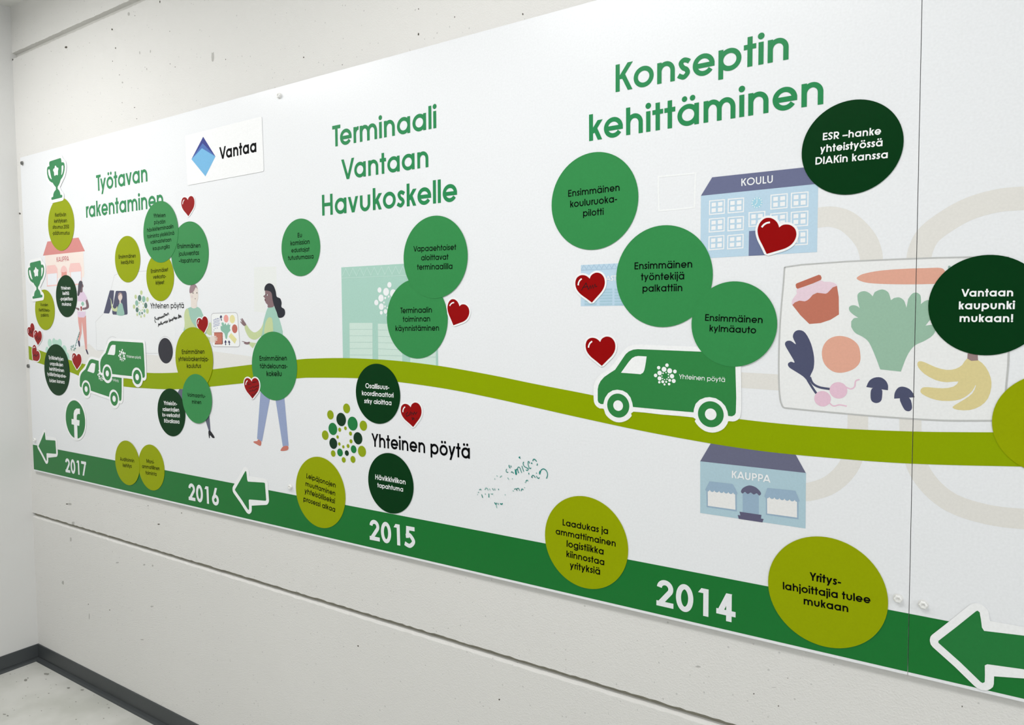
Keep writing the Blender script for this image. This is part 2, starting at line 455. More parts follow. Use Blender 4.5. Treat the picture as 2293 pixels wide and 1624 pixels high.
for p in wall.data.polygons:
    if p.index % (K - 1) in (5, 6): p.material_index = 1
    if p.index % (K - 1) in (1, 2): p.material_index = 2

def box(name, x0, x1, y0, y1, z0, z1, m, parent=None):
    v = [(x, y, z) for x in (x0, x1) for y in (y0, y1) for z in (z0, z1)]
    return mk(name, v, [(0, 1, 3, 2), (4, 6, 7, 5), (0, 4, 5, 1), (2, 3, 7, 6), (0, 2, 6, 4), (1, 5, 7, 3)], m, parent)
struct(box('wall_left', X0 - .1, X0, Y0, WALL_Y + .02, 0, ZC, PLAS))
struct(box('wall_front', X0 - .1, X1, Y0 - .1, Y0, 0, ZC, PLAS))
struct(box('ceiling', X0 - .1, X1, Y0 - .1, WALL_Y + .05, ZC, ZC + .1, CEIL))
# floor
m = bpy.data.materials.new('floor_paint'); m.use_nodes = True; nt = m.node_tree; b = nt.nodes['Principled BSDF']; N, L = nt.nodes.new, nt.links.new
g = N('ShaderNodeNewGeometry')
n1 = N('ShaderNodeTexNoise'); n1.inputs['Scale'].default_value = 6; n1.inputs['Detail'].default_value = 6; L(g.outputs['Position'], n1.inputs['Vector'])
cr = N('ShaderNodeValToRGB'); L(n1.outputs['Fac'], cr.inputs[0])
cr.color_ramp.elements[0].position = .35; cr.color_ramp.elements[0].color = srgb((196, 197, 190)) + (1,)
cr.color_ramp.elements[1].position = .6; cr.color_ramp.elements[1].color = srgb((213, 213, 208)) + (1,)
n2 = N('ShaderNodeTexNoise'); n2.inputs['Scale'].default_value = 14; n2.inputs['Detail'].default_value = 3; L(g.outputs['Position'], n2.inputs['Vector'])
v = N('ShaderNodeTexVoronoi'); v.inputs['Scale'].default_value = 46; v.inputs['Randomness'].default_value = 1; L(g.outputs['Position'], v.inputs['Vector'])
ad = N('ShaderNodeMath'); ad.operation = 'MULTIPLY_ADD'; L(n2.outputs['Fac'], ad.inputs[0]); ad.inputs[1].default_value = -.55; ad.inputs[2].default_value = .325
lt = N('ShaderNodeMath'); lt.operation = 'LESS_THAN'; L(v.outputs['Distance'], lt.inputs[0]); L(ad.outputs[0], lt.inputs[1])
mx = N('ShaderNodeMix'); mx.data_type = 'RGBA'; L(lt.outputs[0], mx.inputs[0]); L(cr.outputs[0], mx.inputs[6]); mx.inputs[7].default_value = srgb((160, 160, 152)) + (1,)
L(mx.outputs[2], b.inputs['Base Color']); b.inputs['Roughness'].default_value = .42; b.inputs['Specular IOR Level'].default_value = .4
floor = struct(box('floor', X0 - .1, X1, Y0 - .1, WALL_Y + .05, -.1, 0, m))
SCUFF = mat('scuff_grey', (146, 146, 139), .6)
fl = []
def onfloor(cx, cy):
    px, py = cx / 5.2114, 1400 + cy / 5.2114
    d = R @ Vector(((px - CX) / FPX, 1, -(py - CY) / FPX)); t = -CAMZ / d.z
    return (d.x * t, -S + d.y * t)
for cx, cy, rx, ry in ((300, 645, 26, 14), (325, 620, 10, 8), (545, 572, 28, 12), (800, 735, 22, 9), (960, 758, 24, 8), (300, 828, 7, 4), (265, 858, 6, 4), (568, 800, 12, 5),
                       (885, 898, 9, 5), (1147, 912, 7, 4), (813, 960, 6, 4), (484, 1003, 7, 5), (888, 1103, 9, 6), (1210, 1092, 11, 6), (1270, 968, 13, 6), (655, 698, 9, 4),
                       (90, 1060, 14, 8), (50, 1042, 20, 5), (538, 635, 10, 5), (120, 575, 10, 4), (193, 664, 6, 4)):
    pts = []
    for i in range(10):
        a = i * .628; q = random.uniform(.6, 1.25); pts.append(onfloor(cx + rx * q * math.cos(a), cy + ry * q * math.sin(a)))
    fl.append(pts)
vs = [(p[0], p[1], .0006) for q in fl for p in q]
o = mk('scuff_marks', vs, [tuple(range(10 * i, 10 * i + 10)) for i in range(len(fl))], SCUFF, floor); o['kind'] = 'stuff'

# baseboards: dark vinyl, upright face and a small flared toe
VIN = mat('baseboard_vinyl', (66, 70, 72), .45, .4); HB = .062
bp_ = [(0, HB), (-.004, HB - .001), (-.0045, .012), (-.003, .010), (-.004, .009), (-.014, .007), (-.019, 0), (0, 0)]
def baseboard(name, run):
    vs, fs = [], []
    for end in run:
        vs += [end(-d, z) for d, z in bp_]
    k = len(bp_)
    for i in range(k - 1): fs.append((i, i + 1, k + i + 1, k + i))
    return struct(mk(name, vs, fs, VIN))
yb = WALL_Y
baseboard('baseboard_back', [lambda d, z: (X0 + d, yb - d, z), lambda d, z: (X1, yb - d, z)])
baseboard('baseboard_left', [lambda d, z: (X0 + d, Y0, z), lambda d, z: (X0 + d, yb - d, z)])

# chips and air holes that show singly; shade inside the holes is painted flat
DKHOLE = mat('hole_shade', (92, 88, 80), .9, .1); GRHOLE = mat('hole_grey', (190, 189, 185), .9, .1)
def blobs(name, lst, m):
    P = []
    for f, cx, cy, rx, ry in lst:
        P.append([f((cx + rx * random.uniform(.6, 1.2) * math.cos(a * .785), cy + ry * random.uniform(.6, 1.2) * math.sin(a * .785)), WALL_Y - .0004) for a in range(8)])
    o = flat(name, P, WALL_Y - .0004, m, wall); o['kind'] = 'stuff'; return o
random.seed(9)
blobs('air_hole_shade', [(S1, 800, 572, 18, 16), (S1, 1358, 355, 12, 12), (S1, 1400, 583, 7, 13), (S1, 1635, 190, 5, 6), (S1, 1938, 20, 7, 16), (S1, 148, 722, 14, 14),
       (S1, 1365, 742, 5, 6), (S1, 1630, 1303, 7, 7), (S1, 1658, 1440, 6, 6), (S1, 2122, 812, 6, 6), (S1, 2062, 774, 4, 6), (S1, 2057, 380, 5, 5), (S1, 1447, 908, 5, 6),
       (PX, 937, 76, 2, 3.2), (PX, 937, 20, 1.2, 1.6), (PX, 1170.5, 32, 1.5, 2.4), (PX, 1018, 38, 1, 2.2), (PX, 680, 128.5, 1.4, 1.8), (PX, 766.5, 145, 1, 1.2), (PX, 505.5, 133, 1, 1.3),
       (PX, 802, 1447, 1.8, 1.8), (PX, 1118, 1567, 2.2, 2.2), (PX, 1688, 1554, 1.4, 1.4), (T6, 988, 373, 8, 4), (T6, 922, 258, 3, 3), (T6, 1130, 303, 3, 3), (T5, 230, 1468, 6, 7),
       (T5, 33, 1368, 3, 4), (T5, 1735, 1472, 5, 7), (T5, 308, 1240, 3, 5), (T6, 683, 908, 3, 3), (T6, 550, 872, 3, 3), (PX, 150, 1129, 2.5, 1.2), (R1, 240, 965, 16, 12)], DKHOLE)
blobs('surface_chips', [(S1, 1693, 640, 6, 20), (S1, 1822, 622, 6, 18), (S1, 1485, 1000, 10, 12), (S1, 1480, 1245, 6, 8), (S1, 1085, 520, 6, 5), (S1, 1240, 948, 5, 5), (S1, 1350, 1473, 6, 7),
       (PX, 476, 128, 3, 15), (T6, 430, 248, 15, 8), (T6, 455, 365, 12, 12), (T6, 440, 470, 6, 14), (T6, 392, 738, 8, 16), (T6, 730, 612, 10, 5), (T6, 898, 625, 8, 6), (T6, 950, 630, 6, 7),
       (T6, 945, 885, 10, 6), (T6, 555, 945, 3, 20), (T6, 885, 1092, 10, 3), (T5, 195, 1316, 24, 2), (S1, 1560, 170, 12, 28), (PX, 1563, 1493, 8, 2), (S1, 620, 622, 6, 5),
       (S1, 305, 788, 5, 5), (S1, 690, 905, 4, 7), (S1, 595, 1375, 4, 6), (S1, 1778, 840, 5, 14), (S1, 1757, 815, 5, 7), (T6, 218, 1010, 8, 60), (T6, 230, 1075, 6, 40)], GRHOLE)

# ------------------------------------------------------------------ the boards
SX = at(2054.8, 460)[0]
BL, BT, BB, BR = at(60.5, 700)[0], CAMZ + .6145, CAMZ - .5897, 2.93
SXL, SXR = SX - .0004, SX + .0006
left = plate('info_board', rounded([(BL, BB), (SXL, BB), (SXL, BT), (BL, BT)], .002, 3), 0, .004, WHITE)
right = plate('info_board', rounded([(SXR, BB), (BR, BB), (BR, BT), (SXR, BT)], .002, 3), 0, .004, WHITE)
tag(left, 'large glossy white printed board left of the seam, reaching the room corner', 'board', 'printed boards along the wall')
tag(right, 'glossy white printed board right of the seam, cut by the photo edge', 'board', 'printed boards along the wall')

def bprint(name, polys, layer, m, parents=(None, None)):
    """print on the boards, divided at the seam"""
    y = -.00012 * layer - .0001
    if len(polys) > 1 and len(polys[0]) > 4:
        for k, q in enumerate(polys): bprint(name, [q], layer + .05 * k, m, parents)
        return
    if all(p[0] < SXL for q in polys for p in q): return flat(name, polys, y, m, parents[0] or left)
    if all(p[0] > SXR for q in polys for p in q): return flat(name, polys, y, m, parents[1] or right)
    L_, R_ = [], []
    for q in polys:
        for t in tris(q):
            tri = [q[i] for i in t]
            a = clipx(tri, SXL, -1); c = clipx(tri, SXR, 1)
            if len(a) > 2: L_.append(a)
            if len(c) > 2: R_.append(c)
    if L_: flat(name, L_, y, m, parents[0] or left)
    if R_: flat(name, R_, y, m, parents[1] or right)
def bline(name, lines, layer, m, parents=(None, None)):
    for pts, wd, cl in lines: bprint(name, ribbon(pts, wd, cl), layer, m, parents)
def wpx(px, py, dy):
    """vertical length in metres of dy photo pixels at a place on the boards"""
    return abs(at(px, py)[1] - at(px, py + dy)[1])
def ell(f, lst):
    out = []
    for cx, cy, ry in lst:
        c = f((cx, cy)); r = abs(f((cx, cy - ry))[1] - f((cx, cy + ry))[1]) / 2; out.append(circ(c, r, 28))
    return out

# pale background path and ground
BEI = pm(223, 221, 216); GRD = pm(226, 225, 222)
pw = wpx(1860, 490, 37)
bline('background_path', [(smooth(U1([(-60, 545), (10, 533), (150, 522), (300, 560), (430, 655), (540, 790), (592, 930), (600, 1040)]), 6, False), .0335, False),
      (smooth(U1([(1120, 1030), (1150, 880), (1240, 720), (1450, 560), (1700, 428), (2000, 345), (2293, 318), (2900, 290)]), 6, False), .0345, False)], 0, BEI)
bline('background_path', [(smooth(PX([(1921, 930), (1918, 990), (1900, 1045), (1860, 1085), (1810, 1102), (1780, 1100)]), 6, False), .031, False),
      (smooth(PX([(2038, 930), (2042, 1000), (2065, 1065), (2120, 1120), (2200, 1150), (2300, 1163), (2500, 1170)]), 6, False), .031, False)], 0, BEI)
bline('background_path', [(PX([(1655, 851), (1748, 857)]), .028, False)], 0, BEI)
bprint('pale_ground', [PX([(100, 800), (200, 770), (215, 785), (340, 795), (390, 800), (478, 787), (560, 798), (640, 815), (500, 832), (330, 842), (190, 822)])], 0, GRD)

bprint('pale_building', [R7([(915, 208), (1185, 200), (1190, 560), (1040, 620), (1060, 760), (915, 745)])], 0, pm(230, 233, 231))
TP = crop(1440, 340, 7.38)
bline('tape_residue', [(TP([(255, 412), (560, 385), (870, 352), (862, 500), (850, 915), (560, 950), (262, 975), (255, 700)]), .003, True)], 1, pm(240, 242, 243))
# winding lime road
top = [(63.7, 774.9), (100.7, 789), (153.3, 805.7), (191.2, 815.9), (255, 827), (327.8, 835), (397, 834.6), (476.7, 827.3), (562.6, 816.8), (664.2, 805.7), (700, 803.2), (766.5, 802), (833, 804.3),
       (899.6, 809.2), (988, 820.2), (1100, 840), (1200, 860.5), (1300, 879.8), (1420, 904), (1540, 923), (1655, 938.6), (1760, 950.2), (1895, 960.5), (2045, 966.5), (2150, 968), (2293, 968.5)]
bot = [(65.6, 804.8), (97.9, 816.8), (157, 833.4), (200, 851), (277, 865.5), (327.8, 869.7), (364.7, 871.6), (399.2, 871.7), (469.4, 866.2), (545.3, 858.4), (664.5, 847.7), (700, 846), (800.9, 847.2),
       (891.4, 855.5), (1000, 871), (1100, 890.7), (1200, 913), (1300, 935.6), (1440, 965.5), (1590.9, 993.2), (1700, 1009.6), (1781.7, 1018.6), (1860, 1025.6), (1950, 1033), (2042, 1038.5), (2150, 1042), (2293, 1045)]
tp, bt = PX(top), PX(bot)
tp = smooth(tp, 4, False); bt = smooth(bt, 4, False)
tp.append((BR, tp[-1][1])); bt.append((BR, bt[-1][1])); tp[0] = (BL + .0005, tp[0][1]); bt[0] = (BL + .0005, bt[0][1])
bprint('winding_road', [tp + bt[::-1]], 3, ROAD)

# green year band along the bottom
zb0, zb1 = CAMZ - .5845, CAMZ - .4878
bprint('year_band', [[(BL + .0004, zb0), (BR, zb0), (BR, zb1), (BL + .0004, zb1)]], 1, BAND)
lettering('year_lettering', [('2014', Y1((535, 728)), Y1((1888, 1037)))], -.0004, WHITE, left, 142)
lettering('year_lettering', [('2015', Y2((1637, 568)), Y2((2027, 646)))], -.0004, WHITE, left, 142)
lettering('year_lettering', [('2016', Y2((88, 228)), Y2((347, 280)))], -.0004, WHITE, left, 142)
lettering('year_lettering', [('2017', R3((797, 1285)), R3((1052, 1336)))], -.0004, WHITE, left, 142)

# headings
for ln in (('Konseptin', T7((425, 597)), T7((1812, 333))), ('kehittäminen', T7((213, 990)), T7((2091, 692))), ('Terminaali', S3((243, 701)), S3((1506, 468))), ('Vantaan', S3((352, 1100)), S3((1405, 943))),
           ('Havukoskelle', S3((118, 1533)), S3((1752, 1355))), ('Työtavan', PX((216.5, 428.3)), PX((330.5, 406.3))), ('rakentaminen', PX((193.4, 487.9)), PX((366, 463.1)))):
    lettering('heading_lettering', [ln], -.0004, HEAD, left, 124)

# emblem of dots, measured once and reused
LG = {'lime': [(295, 521, 42), (155, 577, 40), (440, 671, 44), (110, 753, 41), (428, 893, 48), (179, 912, 28), (270, 967, 24), (350, 963, 30), (285, 693, 16), (235, 706, 18), (329, 739, 18),
      (217, 769, 15), (333, 806, 18), (232, 829, 15), (308, 847, 17), (267, 854, 14)],
      'dark': [(248, 617, 58), (393, 780, 53), (180, 824, 48), (297, 908, 24)], 'green': [(347, 653, 60), (176, 699, 53), (238, 903, 34), (356, 875, 34)]}
LREF = [S5((295, 521)), S5((110, 753))]
def emblem(dst, y, mats, parent, single=False):
    f = similar(LREF, dst); o = []
    for k, m in mats.items():
        ks = LG.keys() if k == 'all' else [k]
        if single:
            for c in ell(S5, LG[k]): flat('emblem_dot', [f(c)], y, m, parent)
            continue
        o.append(flat('emblem_dots', [f(c) for kk in ks for c in ell(S5, LG[kk])], y, m, parent))
    for q in o: q['kind'] = 'stuff'
    return o
emblem(LREF, -.0004, {'lime': mat('emblem_lime', (146, 166, 8), .3), 'dark': mat('emblem_dark', (4, 52, 24), .3), 'green': mat('emblem_green', (26, 124, 62), .3)}, left, True)
lettering('logo_lettering', [('Yhteinen pöytä', S5((512, 850)), S5((1363, 958)), wpx(835, 1000, 29.5))], -.0004, BLACK, left, 122)

# ---- printed drawings -------------------------------------------------------
def drawing(name, polys, m, layer=1):
    """the ground shape of a drawing is the part, its details hang below it"""
    y = -.00012 * layer - .0001
    return flat(name, polys, y, m, left)
def sub(par, name, polys, m, layer=2, joined=False):
    y = -.00012 * layer - .0001
    if joined:
        o = flat(name, polys, y, m, par); o['kind'] = 'stuff'; return o
    for p in polys: o = flat(name, [p], y, m, par)
    return o
def subl(par, name, lines, m, layer=3): return flat(name, [q for pts, wd, cl in lines for q in ribbon(pts, wd, cl)], -.00012 * layer - .0001, m, par)
LWH = pm(236, 238, 240)
def lerp2(q, u, v):
    a = [q[0][i] * (1 - u) + q[1][i] * u for i in (0, 1)]; c = [q[3][i] * (1 - u) + q[2][i] * u for i in (0, 1)]
    return tuple(a[i] * (1 - v) + c[i] * v for i in (0, 1))

# school
SB = pm(184, 210, 228); SR = pm(103, 108, 140)
sch = drawing('school_drawing', [S8([(172, 572), (1695, 412), (1680, 1303), (165, 1388)])], SB)
sub(sch, 'drawn_roof', [S8([(172, 572), (318, 332), (1560, 198), (1705, 415)])], SR)
lettering('drawn_sign_lettering', [('KOULU', S8((697, 446)), S8((1106, 402)))], -.0006, LWH, sch, 120)
for q in ([(285, 640), (478, 622), (475, 798), (283, 815)], [(527, 618), (727, 600), (723, 778), (525, 795)], [(1083, 565), (1293, 545), (1290, 725), (1080, 745)], [(1348, 540), (1563, 522), (1560, 710), (1345, 727)],
          [(283, 875), (476, 858), (473, 1027), (280, 1043)], [(525, 855), (725, 840), (721, 1012), (523, 1028)], [(798, 792), (1002, 775), (1000, 955), (797, 972)], [(1080, 808), (1292, 788), (1290, 965), (1080, 985)],
          [(1346, 788), (1561, 770), (1557, 955), (1343, 970)], [(278, 1105), (471, 1088), (468, 1258), (276, 1275)], [(522, 1090), (721, 1073), (717, 1247), (518, 1262)], [(1345, 1030), (1557, 1015), (1555, 1200), (1343, 1213)]):
    Q = S8(q); fr = subl(sch, 'drawn_window', [(Q, .0019, True)], LWH, 2)
    P = []
    for a, b_ in ((.14, .43), (.57, .87)):
        for c, d in ((.15, .44), (.56, .86)): P.append([lerp2(Q, a, c), lerp2(Q, b_, c), lerp2(Q, b_, d), lerp2(Q, a, d)])
    for p in P:
        fr2 = [tuple(v) for v in p]
        b0 = len(fr.data.vertices)
    # panes joined to their window frame
    vs = [tuple(v.co) for v in fr.data.vertices]; fs = [tuple(f.vertices) for f in fr.data.polygons]
    for p in P:
        b0 = len(vs); vs += [(v[0], vs[0][1], v[1]) for v in p]; fs.append((b0 + 3, b0 + 2, b0 + 1, b0))
    fr.data.clear_geometry(); fr.data.from_pydata(vs, [], fs); fr.data.update()
cc = S8((900, 662)); cr_ = wpx(1695, 454, 12.4)
ck = sub(sch, 'drawn_clock', [circ(cc, cr_)], pm(160, 206, 224))
P = [circ((cc[0] + cr_ * .85 * math.cos(k * math.pi / 6), cc[1] + cr_ * .85 * math.sin(k * math.pi / 6)), cr_ * .11, 10) for k in range(12)]
P += ribbon([(cc[0], cc[1] + cr_ * .6), cc], cr_ * .1) + ribbon([cc, (cc[0] - cr_ * .4, cc[1] - cr_ * .42)], cr_ * .1)
sub(sch, 'drawn_clock_marks', P, LWH, 3, True)
sub(sch, 'drawn_door', [S8([(797, 1030), (1000, 1017), (1000, 1343), (792, 1352)])], pm(104, 115, 150))

# blue warehouse behind stickers
wh = drawing('warehouse_drawing', [T1([(188, 155), (1100, 112), (1100, 565), (186, 578)])], pm(186, 212, 230))
z = []
for k in range(18): z.append((192 + 26 * k, (158 if k % 2 else 200) - k * 1.2))
subl(wh, 'drawn_truss', [(T1(z), .0011, False), (T1([(188, 207), (620, 188)]), .0009, False)], pm(160, 192, 216))
lettering('drawn_sign_lettering', [('AST', T1((445, 318)), T1((552, 314)))], -.0006, LWH, wh, 120)
P = []
for x0, x1 in ((225, 350), (380, 510), (533, 640)):
    for k in range(6): P.append(T1([(x0, 398 + k * 30), (x1, 395 + k * 30), (x1, 416 + k * 30), (x0, 418 + k * 30)]))
sub(wh, 'drawn_shutter', P, pm(164, 198, 214), 2, True)

# green terminal with garage doors
tm = drawing('terminal_drawing', [S4([(290, 627), (1245, 571), (1270, 1640), (308, 1600)])], pm(166, 205, 192))
z = [(300 + 36 * k, (718 if k % 2 == 0 else 640) - k * 1.6 + (0 if k else -5)) for k in range(19)]
subl(tm, 'drawn_truss', [(S4(z), .0016, False), (S4([(292, 735), (960, 708)]), .0013, False)], pm(192, 222, 212))
for q, xs in (([(373, 1188), (605, 1187), (608, 1640), (378, 1640)], 0), ([(660, 1195), (900, 1200), (908, 1650), (665, 1640)], 0), ([(985, 1205), (1243, 1212), (1247, 1660), (988, 1660)], 0)):
    d = sub(tm, 'drawn_garage_door', [S4(q)], pm(202, 224, 214))
    Q = S4(q); LN = []
    for k in range(1, 6):
        v_ = k * .143; LN.append(([lerp2(Q, 0, v_), lerp2(Q, 1, v_)], .0008, False))
    subl(d, 'slat_line', LN, pm(160, 196, 186), 3)
emblem([S4((777, 803)), S4((645, 982))], -.0005, {'all': LWH}, tm)

# large pale delivery van drawing on the left
VG = pm(196, 197, 199)
vn = drawing('van_drawing', [R5([(440, 78), (500, 60), (700, 46), (800, 38), (1100, 30), (1150, 400), (1160, 1060), (1135, 1010), (945, 1036), (800, 1034), (290, 1003), (215, 1001), (196, 990), (188, 650), (281, 552), (370, 270), (415, 92)])], pm(232, 234, 236), 0.4)
subl(vn, 'drawn_outline', [(R5([(1000, 34), (800, 38), (700, 46), (500, 62), (440, 78), (413, 92), (370, 270), (281, 552), (188, 650), (196, 990), (215, 1001), (290, 1003)]), .0012, False),
      (R5([(700, 1034), (945, 1036)]), .0012, False), (smooth(R5([(1135, 1010), (1118, 930), (1080, 855), (1025, 830), (975, 860), (950, 930), (942, 1036)]), 5, False), .0012, False),
      (smooth(R5([(313, 930), (335, 865), (385, 832), (432, 848)]), 5, False), .0012, False)], VG, 1)
NAVY = pm(70, 72, 98)
sub(vn, 'drawn_window', [rounded(R5([(358, 272), (410, 274), (400, 420), (350, 554), (282, 550)]), .004)], NAVY, 1.5)
win = sub(vn, 'drawn_window', [rounded(R5([(430, 278), (550, 280), (562, 310), (574, 565), (520, 572), (390, 566), (385, 520)]), .006)], NAVY, 1.5)
sub(vn, 'drawn_driver', [smooth(R5([(445, 570), (450, 500), (475, 430), (505, 430), (520, 480), (532, 572)]), 4)], pm(146, 186, 172), 2.5)
sub(vn, 'drawn_driver_arm', [smooth(R5([(448, 465), (430, 490), (405, 490), (385, 440), (375, 390), (355, 360), (370, 395), (375, 460), (390, 515), (430, 530), (448, 520)]), 4)], pm(196, 208, 160), 2.5)
sub(vn, 'drawn_driver_face', [smooth(R5([(462, 320), (485, 300), (508, 320), (508, 370), (492, 400), (492, 430), (475, 430), (475, 400), (460, 370)]), 4)], pm(222, 206, 198), 3)
sub(vn, 'drawn_driver_hair', [smooth(R5([(460, 345), (462, 312), (485, 297), (508, 315), (510, 345), (490, 312)]), 3)], pm(150, 128, 130), 3.4)
wc, wr = at(*((370.8, 785.6))), .0404
sub(vn, 'drawn_wheel', [circ(wc, wr, 40)], pm(38, 38, 48), 2)
emblem([R5((740, 300)), R5((652, 470))], -.0004, {'lime': pm(190, 204, 150), 'dark': pm(84, 118, 108), 'green': pm(138, 182, 164)}, vn)
lettering('logo_lettering', [('Yhteinen pöytä', V1((96, 692)), V1((1108, 680)), wpx(345, 690, 12.3))], -.0005, BLACK, vn, 100)

# woman standing at far left
wm = drawing('shopper_drawing', [smooth(R2([(950, 545), (970, 505), (1010, 505), (1040, 550), (1060, 605), (1035, 640), (1035, 800), (985, 817), (943, 800), (942, 650)]), 3)], pm(222, 200, 222), 2)
sub(wm, 'drawn_trousers', [R2([(945, 803), (1042, 798), (1050, 1000), (1057, 1212), (1036, 1212), (1010, 1000), (993, 865), (990, 1010), (965, 1108), (945, 1100), (966, 980), (950, 880)])], pm(220, 156, 150), 1.6)
sub(wm, 'drawn_face', [smooth(R2([(982, 385), (1002, 408), (1013, 440), (1002, 458), (1000, 508), (975, 510), (975, 450)]), 4)], pm(112, 88, 94), 3)
sub(wm, 'drawn_hair', [smooth(R2([(950, 420), (965, 380), (985, 374), (1002, 400), (985, 470), (960, 550), (940, 548), (946, 480)]), 4)], pm(72, 66, 78), 3.4)
sub(wm, 'drawn_arm', [smooth(R2([(1040, 620), (1060, 603), (1080, 680), (1062, 712), (1005, 728), (1002, 702), (1048, 688)]), 3), smooth(R2([(915, 698), (960, 706), (960, 735), (925, 714)]), 3)], pm(122, 94, 102), 3)
bg = sub(wm, 'drawn_bag', [R2([(938, 622), (1038, 625), (1036, 748), (945, 745)])], pm(236, 234, 238), 2.6)
sub(wm, 'drawn_bag_contents', [smooth(R2([(985, 650), (1005, 625), (1022, 655), (1005, 680)]), 4)], pm(142, 190, 170), 3.6)
sub(wm, 'drawn_jar', [R2([(975, 685), (997, 685), (992, 738), (980, 738)])], pm(166, 50, 56), 3.8)
sub(wm, 'drawn_shoe', [smooth(R2([(945, 1103), (965, 1106), (971, 1165), (958, 1168)]), 3), smooth(R2([(1040, 1208), (1057, 1212), (1073, 1264), (1058, 1258)]), 3)], pm(44, 40, 72), 3)

# pink shop
sp_ = drawing('pink_shop_drawing', [R1([(545, 1473), (1008, 1424), (1022, 1700), (1012, 1740), (568, 1752)])], pm(240, 226, 218), .6)
sub(sp_, 'drawn_roof', [R1([(522, 1476), (575, 1305), (952, 1257), (1030, 1422)])], pm(212, 134, 130), 1.2)
lettering('drawn_sign_lettering', [('KAUPPA', R2((688, 146)), R2((838, 133)))], -.0003, pm(190, 84, 92), sp_, 105)
PK = pm(240, 196, 192)
for a, wn in (([(572, 190), (668, 180), (697, 225), (697, 275), (565, 292), (565, 240)], [(570, 285), (695, 272), (697, 425), (574, 436)]), ([(855, 162), (965, 155), (988, 215), (988, 255), (838, 270), (838, 225)], [(855, 262), (985, 250), (988, 410), (860, 425)])):
    wd = sub(sp_, 'drawn_window', [R2(wn)], pm(232, 234, 240), 1.0)
    subl(wd, 'drawn_frame', [(R2(wn), .0045, True)], PK, 1.3)
    sub(sp_, 'drawn_awning', [R2(a)], PK, 1.8)
sub(sp_, 'drawn_door', [R2([(745, 265), (810, 262), (812, 420), (748, 420)])], pm(226, 150, 140), 1.0)
sub(sp_, 'drawn_awning', [smooth(R2([(735, 270), (745, 215), (775, 190), (805, 215), (817, 265), (795, 262), (775, 272), (755, 266)]), 4)], PK, 1.8)

# pale bush
bprint('bush_drawing', ell(R2, [(655, 1115, 45), (605, 1130, 52), (725, 1130, 52), (572, 1215, 42), (780, 1215, 60), (812, 1300, 60), (690, 1180, 90)]), .6, pm(178, 216, 200))

# man handing over a tray
TEAL = pm(154, 194, 178); SLV = pm(194, 208, 156); SKN = pm(226, 216, 208)
mn = drawing('man_drawing', [smooth(R7([(88, 730), (115, 705), (155, 692), (190, 706), (225, 690), (265, 715), (295, 780), (330, 850), (375, 900), (370, 1010), (80, 1010), (78, 900), (74, 800)]), 3)], TEAL, 1)
sub(mn, 'drawn_sleeve', [smooth(R7([(68, 800), (78, 740), (98, 712), (120, 722), (132, 790), (160, 870), (205, 930), (215, 960), (85, 965), (74, 880)]), 3), smooth(R7([(372, 885), (396, 892), (402, 1032), (340, 1010), (340, 960)]), 2), R7([(345, 1050), (388, 1060), (386, 1110), (360, 1100)])], SLV, 2)
sub(mn, 'drawn_face', [smooth(R7([(138, 500), (138, 540), (150, 620), (153, 692), (190, 708), (222, 690), (222, 640), (236, 590), (236, 490), (222, 440), (190, 425), (155, 440)]), 3)], SKN, 2)
sub(mn, 'drawn_hair', [smooth(R7([(134, 520), (134, 470), (150, 425), (185, 414), (215, 430), (229, 476), (210, 452), (185, 500), (160, 520)]), 3)], pm(150, 126, 132), 3)
sub(mn, 'drawn_eyes', ell(R7, [(177, 522, 8), (223, 520, 8)]), BLACK, 4)
sub(mn, 'drawn_mouth', ell(R7, [(203, 590, 8)]), pm(160, 134, 134), 4)
sub(mn, 'drawn_cheek', ell(R7, [(165, 565, 17)]), pm(216, 200, 200), 3)
sub(mn, 'drawn_trousers', [R6([(960, 330), (985, 278), (1025, 280), (1060, 420), (1010, 420)]), R8([(108, 650), (157, 600), (172, 790), (150, 787)])], pm(92, 96, 116), 2)
sub(mn, 'drawn_shoe', [smooth(R8([(146, 790), (172, 788), (222, 864), (195, 870), (166, 838), (161, 870), (153, 868)]), 3)], pm(26, 26, 34), 3)

# tray of food between them
tr = drawing('food_tray_drawing', [rounded(R7([(395, 770), (712, 757), (745, 1172), (410, 1172)]), .012)], pm(238, 240, 240), 2)
subl(tr, 'drawn_outline', [(rounded(R7([(395, 770), (712, 757), (745, 1175), (408, 1170)]), .012), .0015, True)], pm(176, 176, 178), 3)
sub(tr, 'drawn_berries', ell(R7, [(425 + 13 * (i % 6) + 5 * (i // 6 % 2), 850 + 20 * (i // 6) - 4 * (i % 6), 6.5) for i in range(30)] + [(430, 970, 6), (445, 950, 6), (420, 995, 6), (470, 945, 6), (450, 835, 6), (473, 830, 6)]), pm(108, 116, 172), 3, True)
sub(tr, 'drawn_mushroom', [smooth(R7([(500, 815), (515, 790), (530, 815), (518, 825), (526, 850), (518, 858), (510, 828)]), 3), smooth(R7([(556, 1120), (570, 1092), (584, 1120), (575, 1125), (578, 1150), (566, 1152), (565, 1125)]), 3), smooth(R7([(600, 1120), (612, 1096), (628, 1122), (620, 1128), (624, 1150), (612, 1152), (610, 1125)]), 3)], pm(58, 54, 92), 3)
sub(tr, 'drawn_peach', ell(R7, [(577, 832, 47)]), pm(234, 160, 152), 3)
sub(tr, 'drawn_lemon', ell(R7, [(652, 838, 51)]), pm(228, 220, 160), 3)
sub(tr, 'drawn_tomato', ell(R7, [(681, 955, 53)]), pm(190, 104, 90), 3)
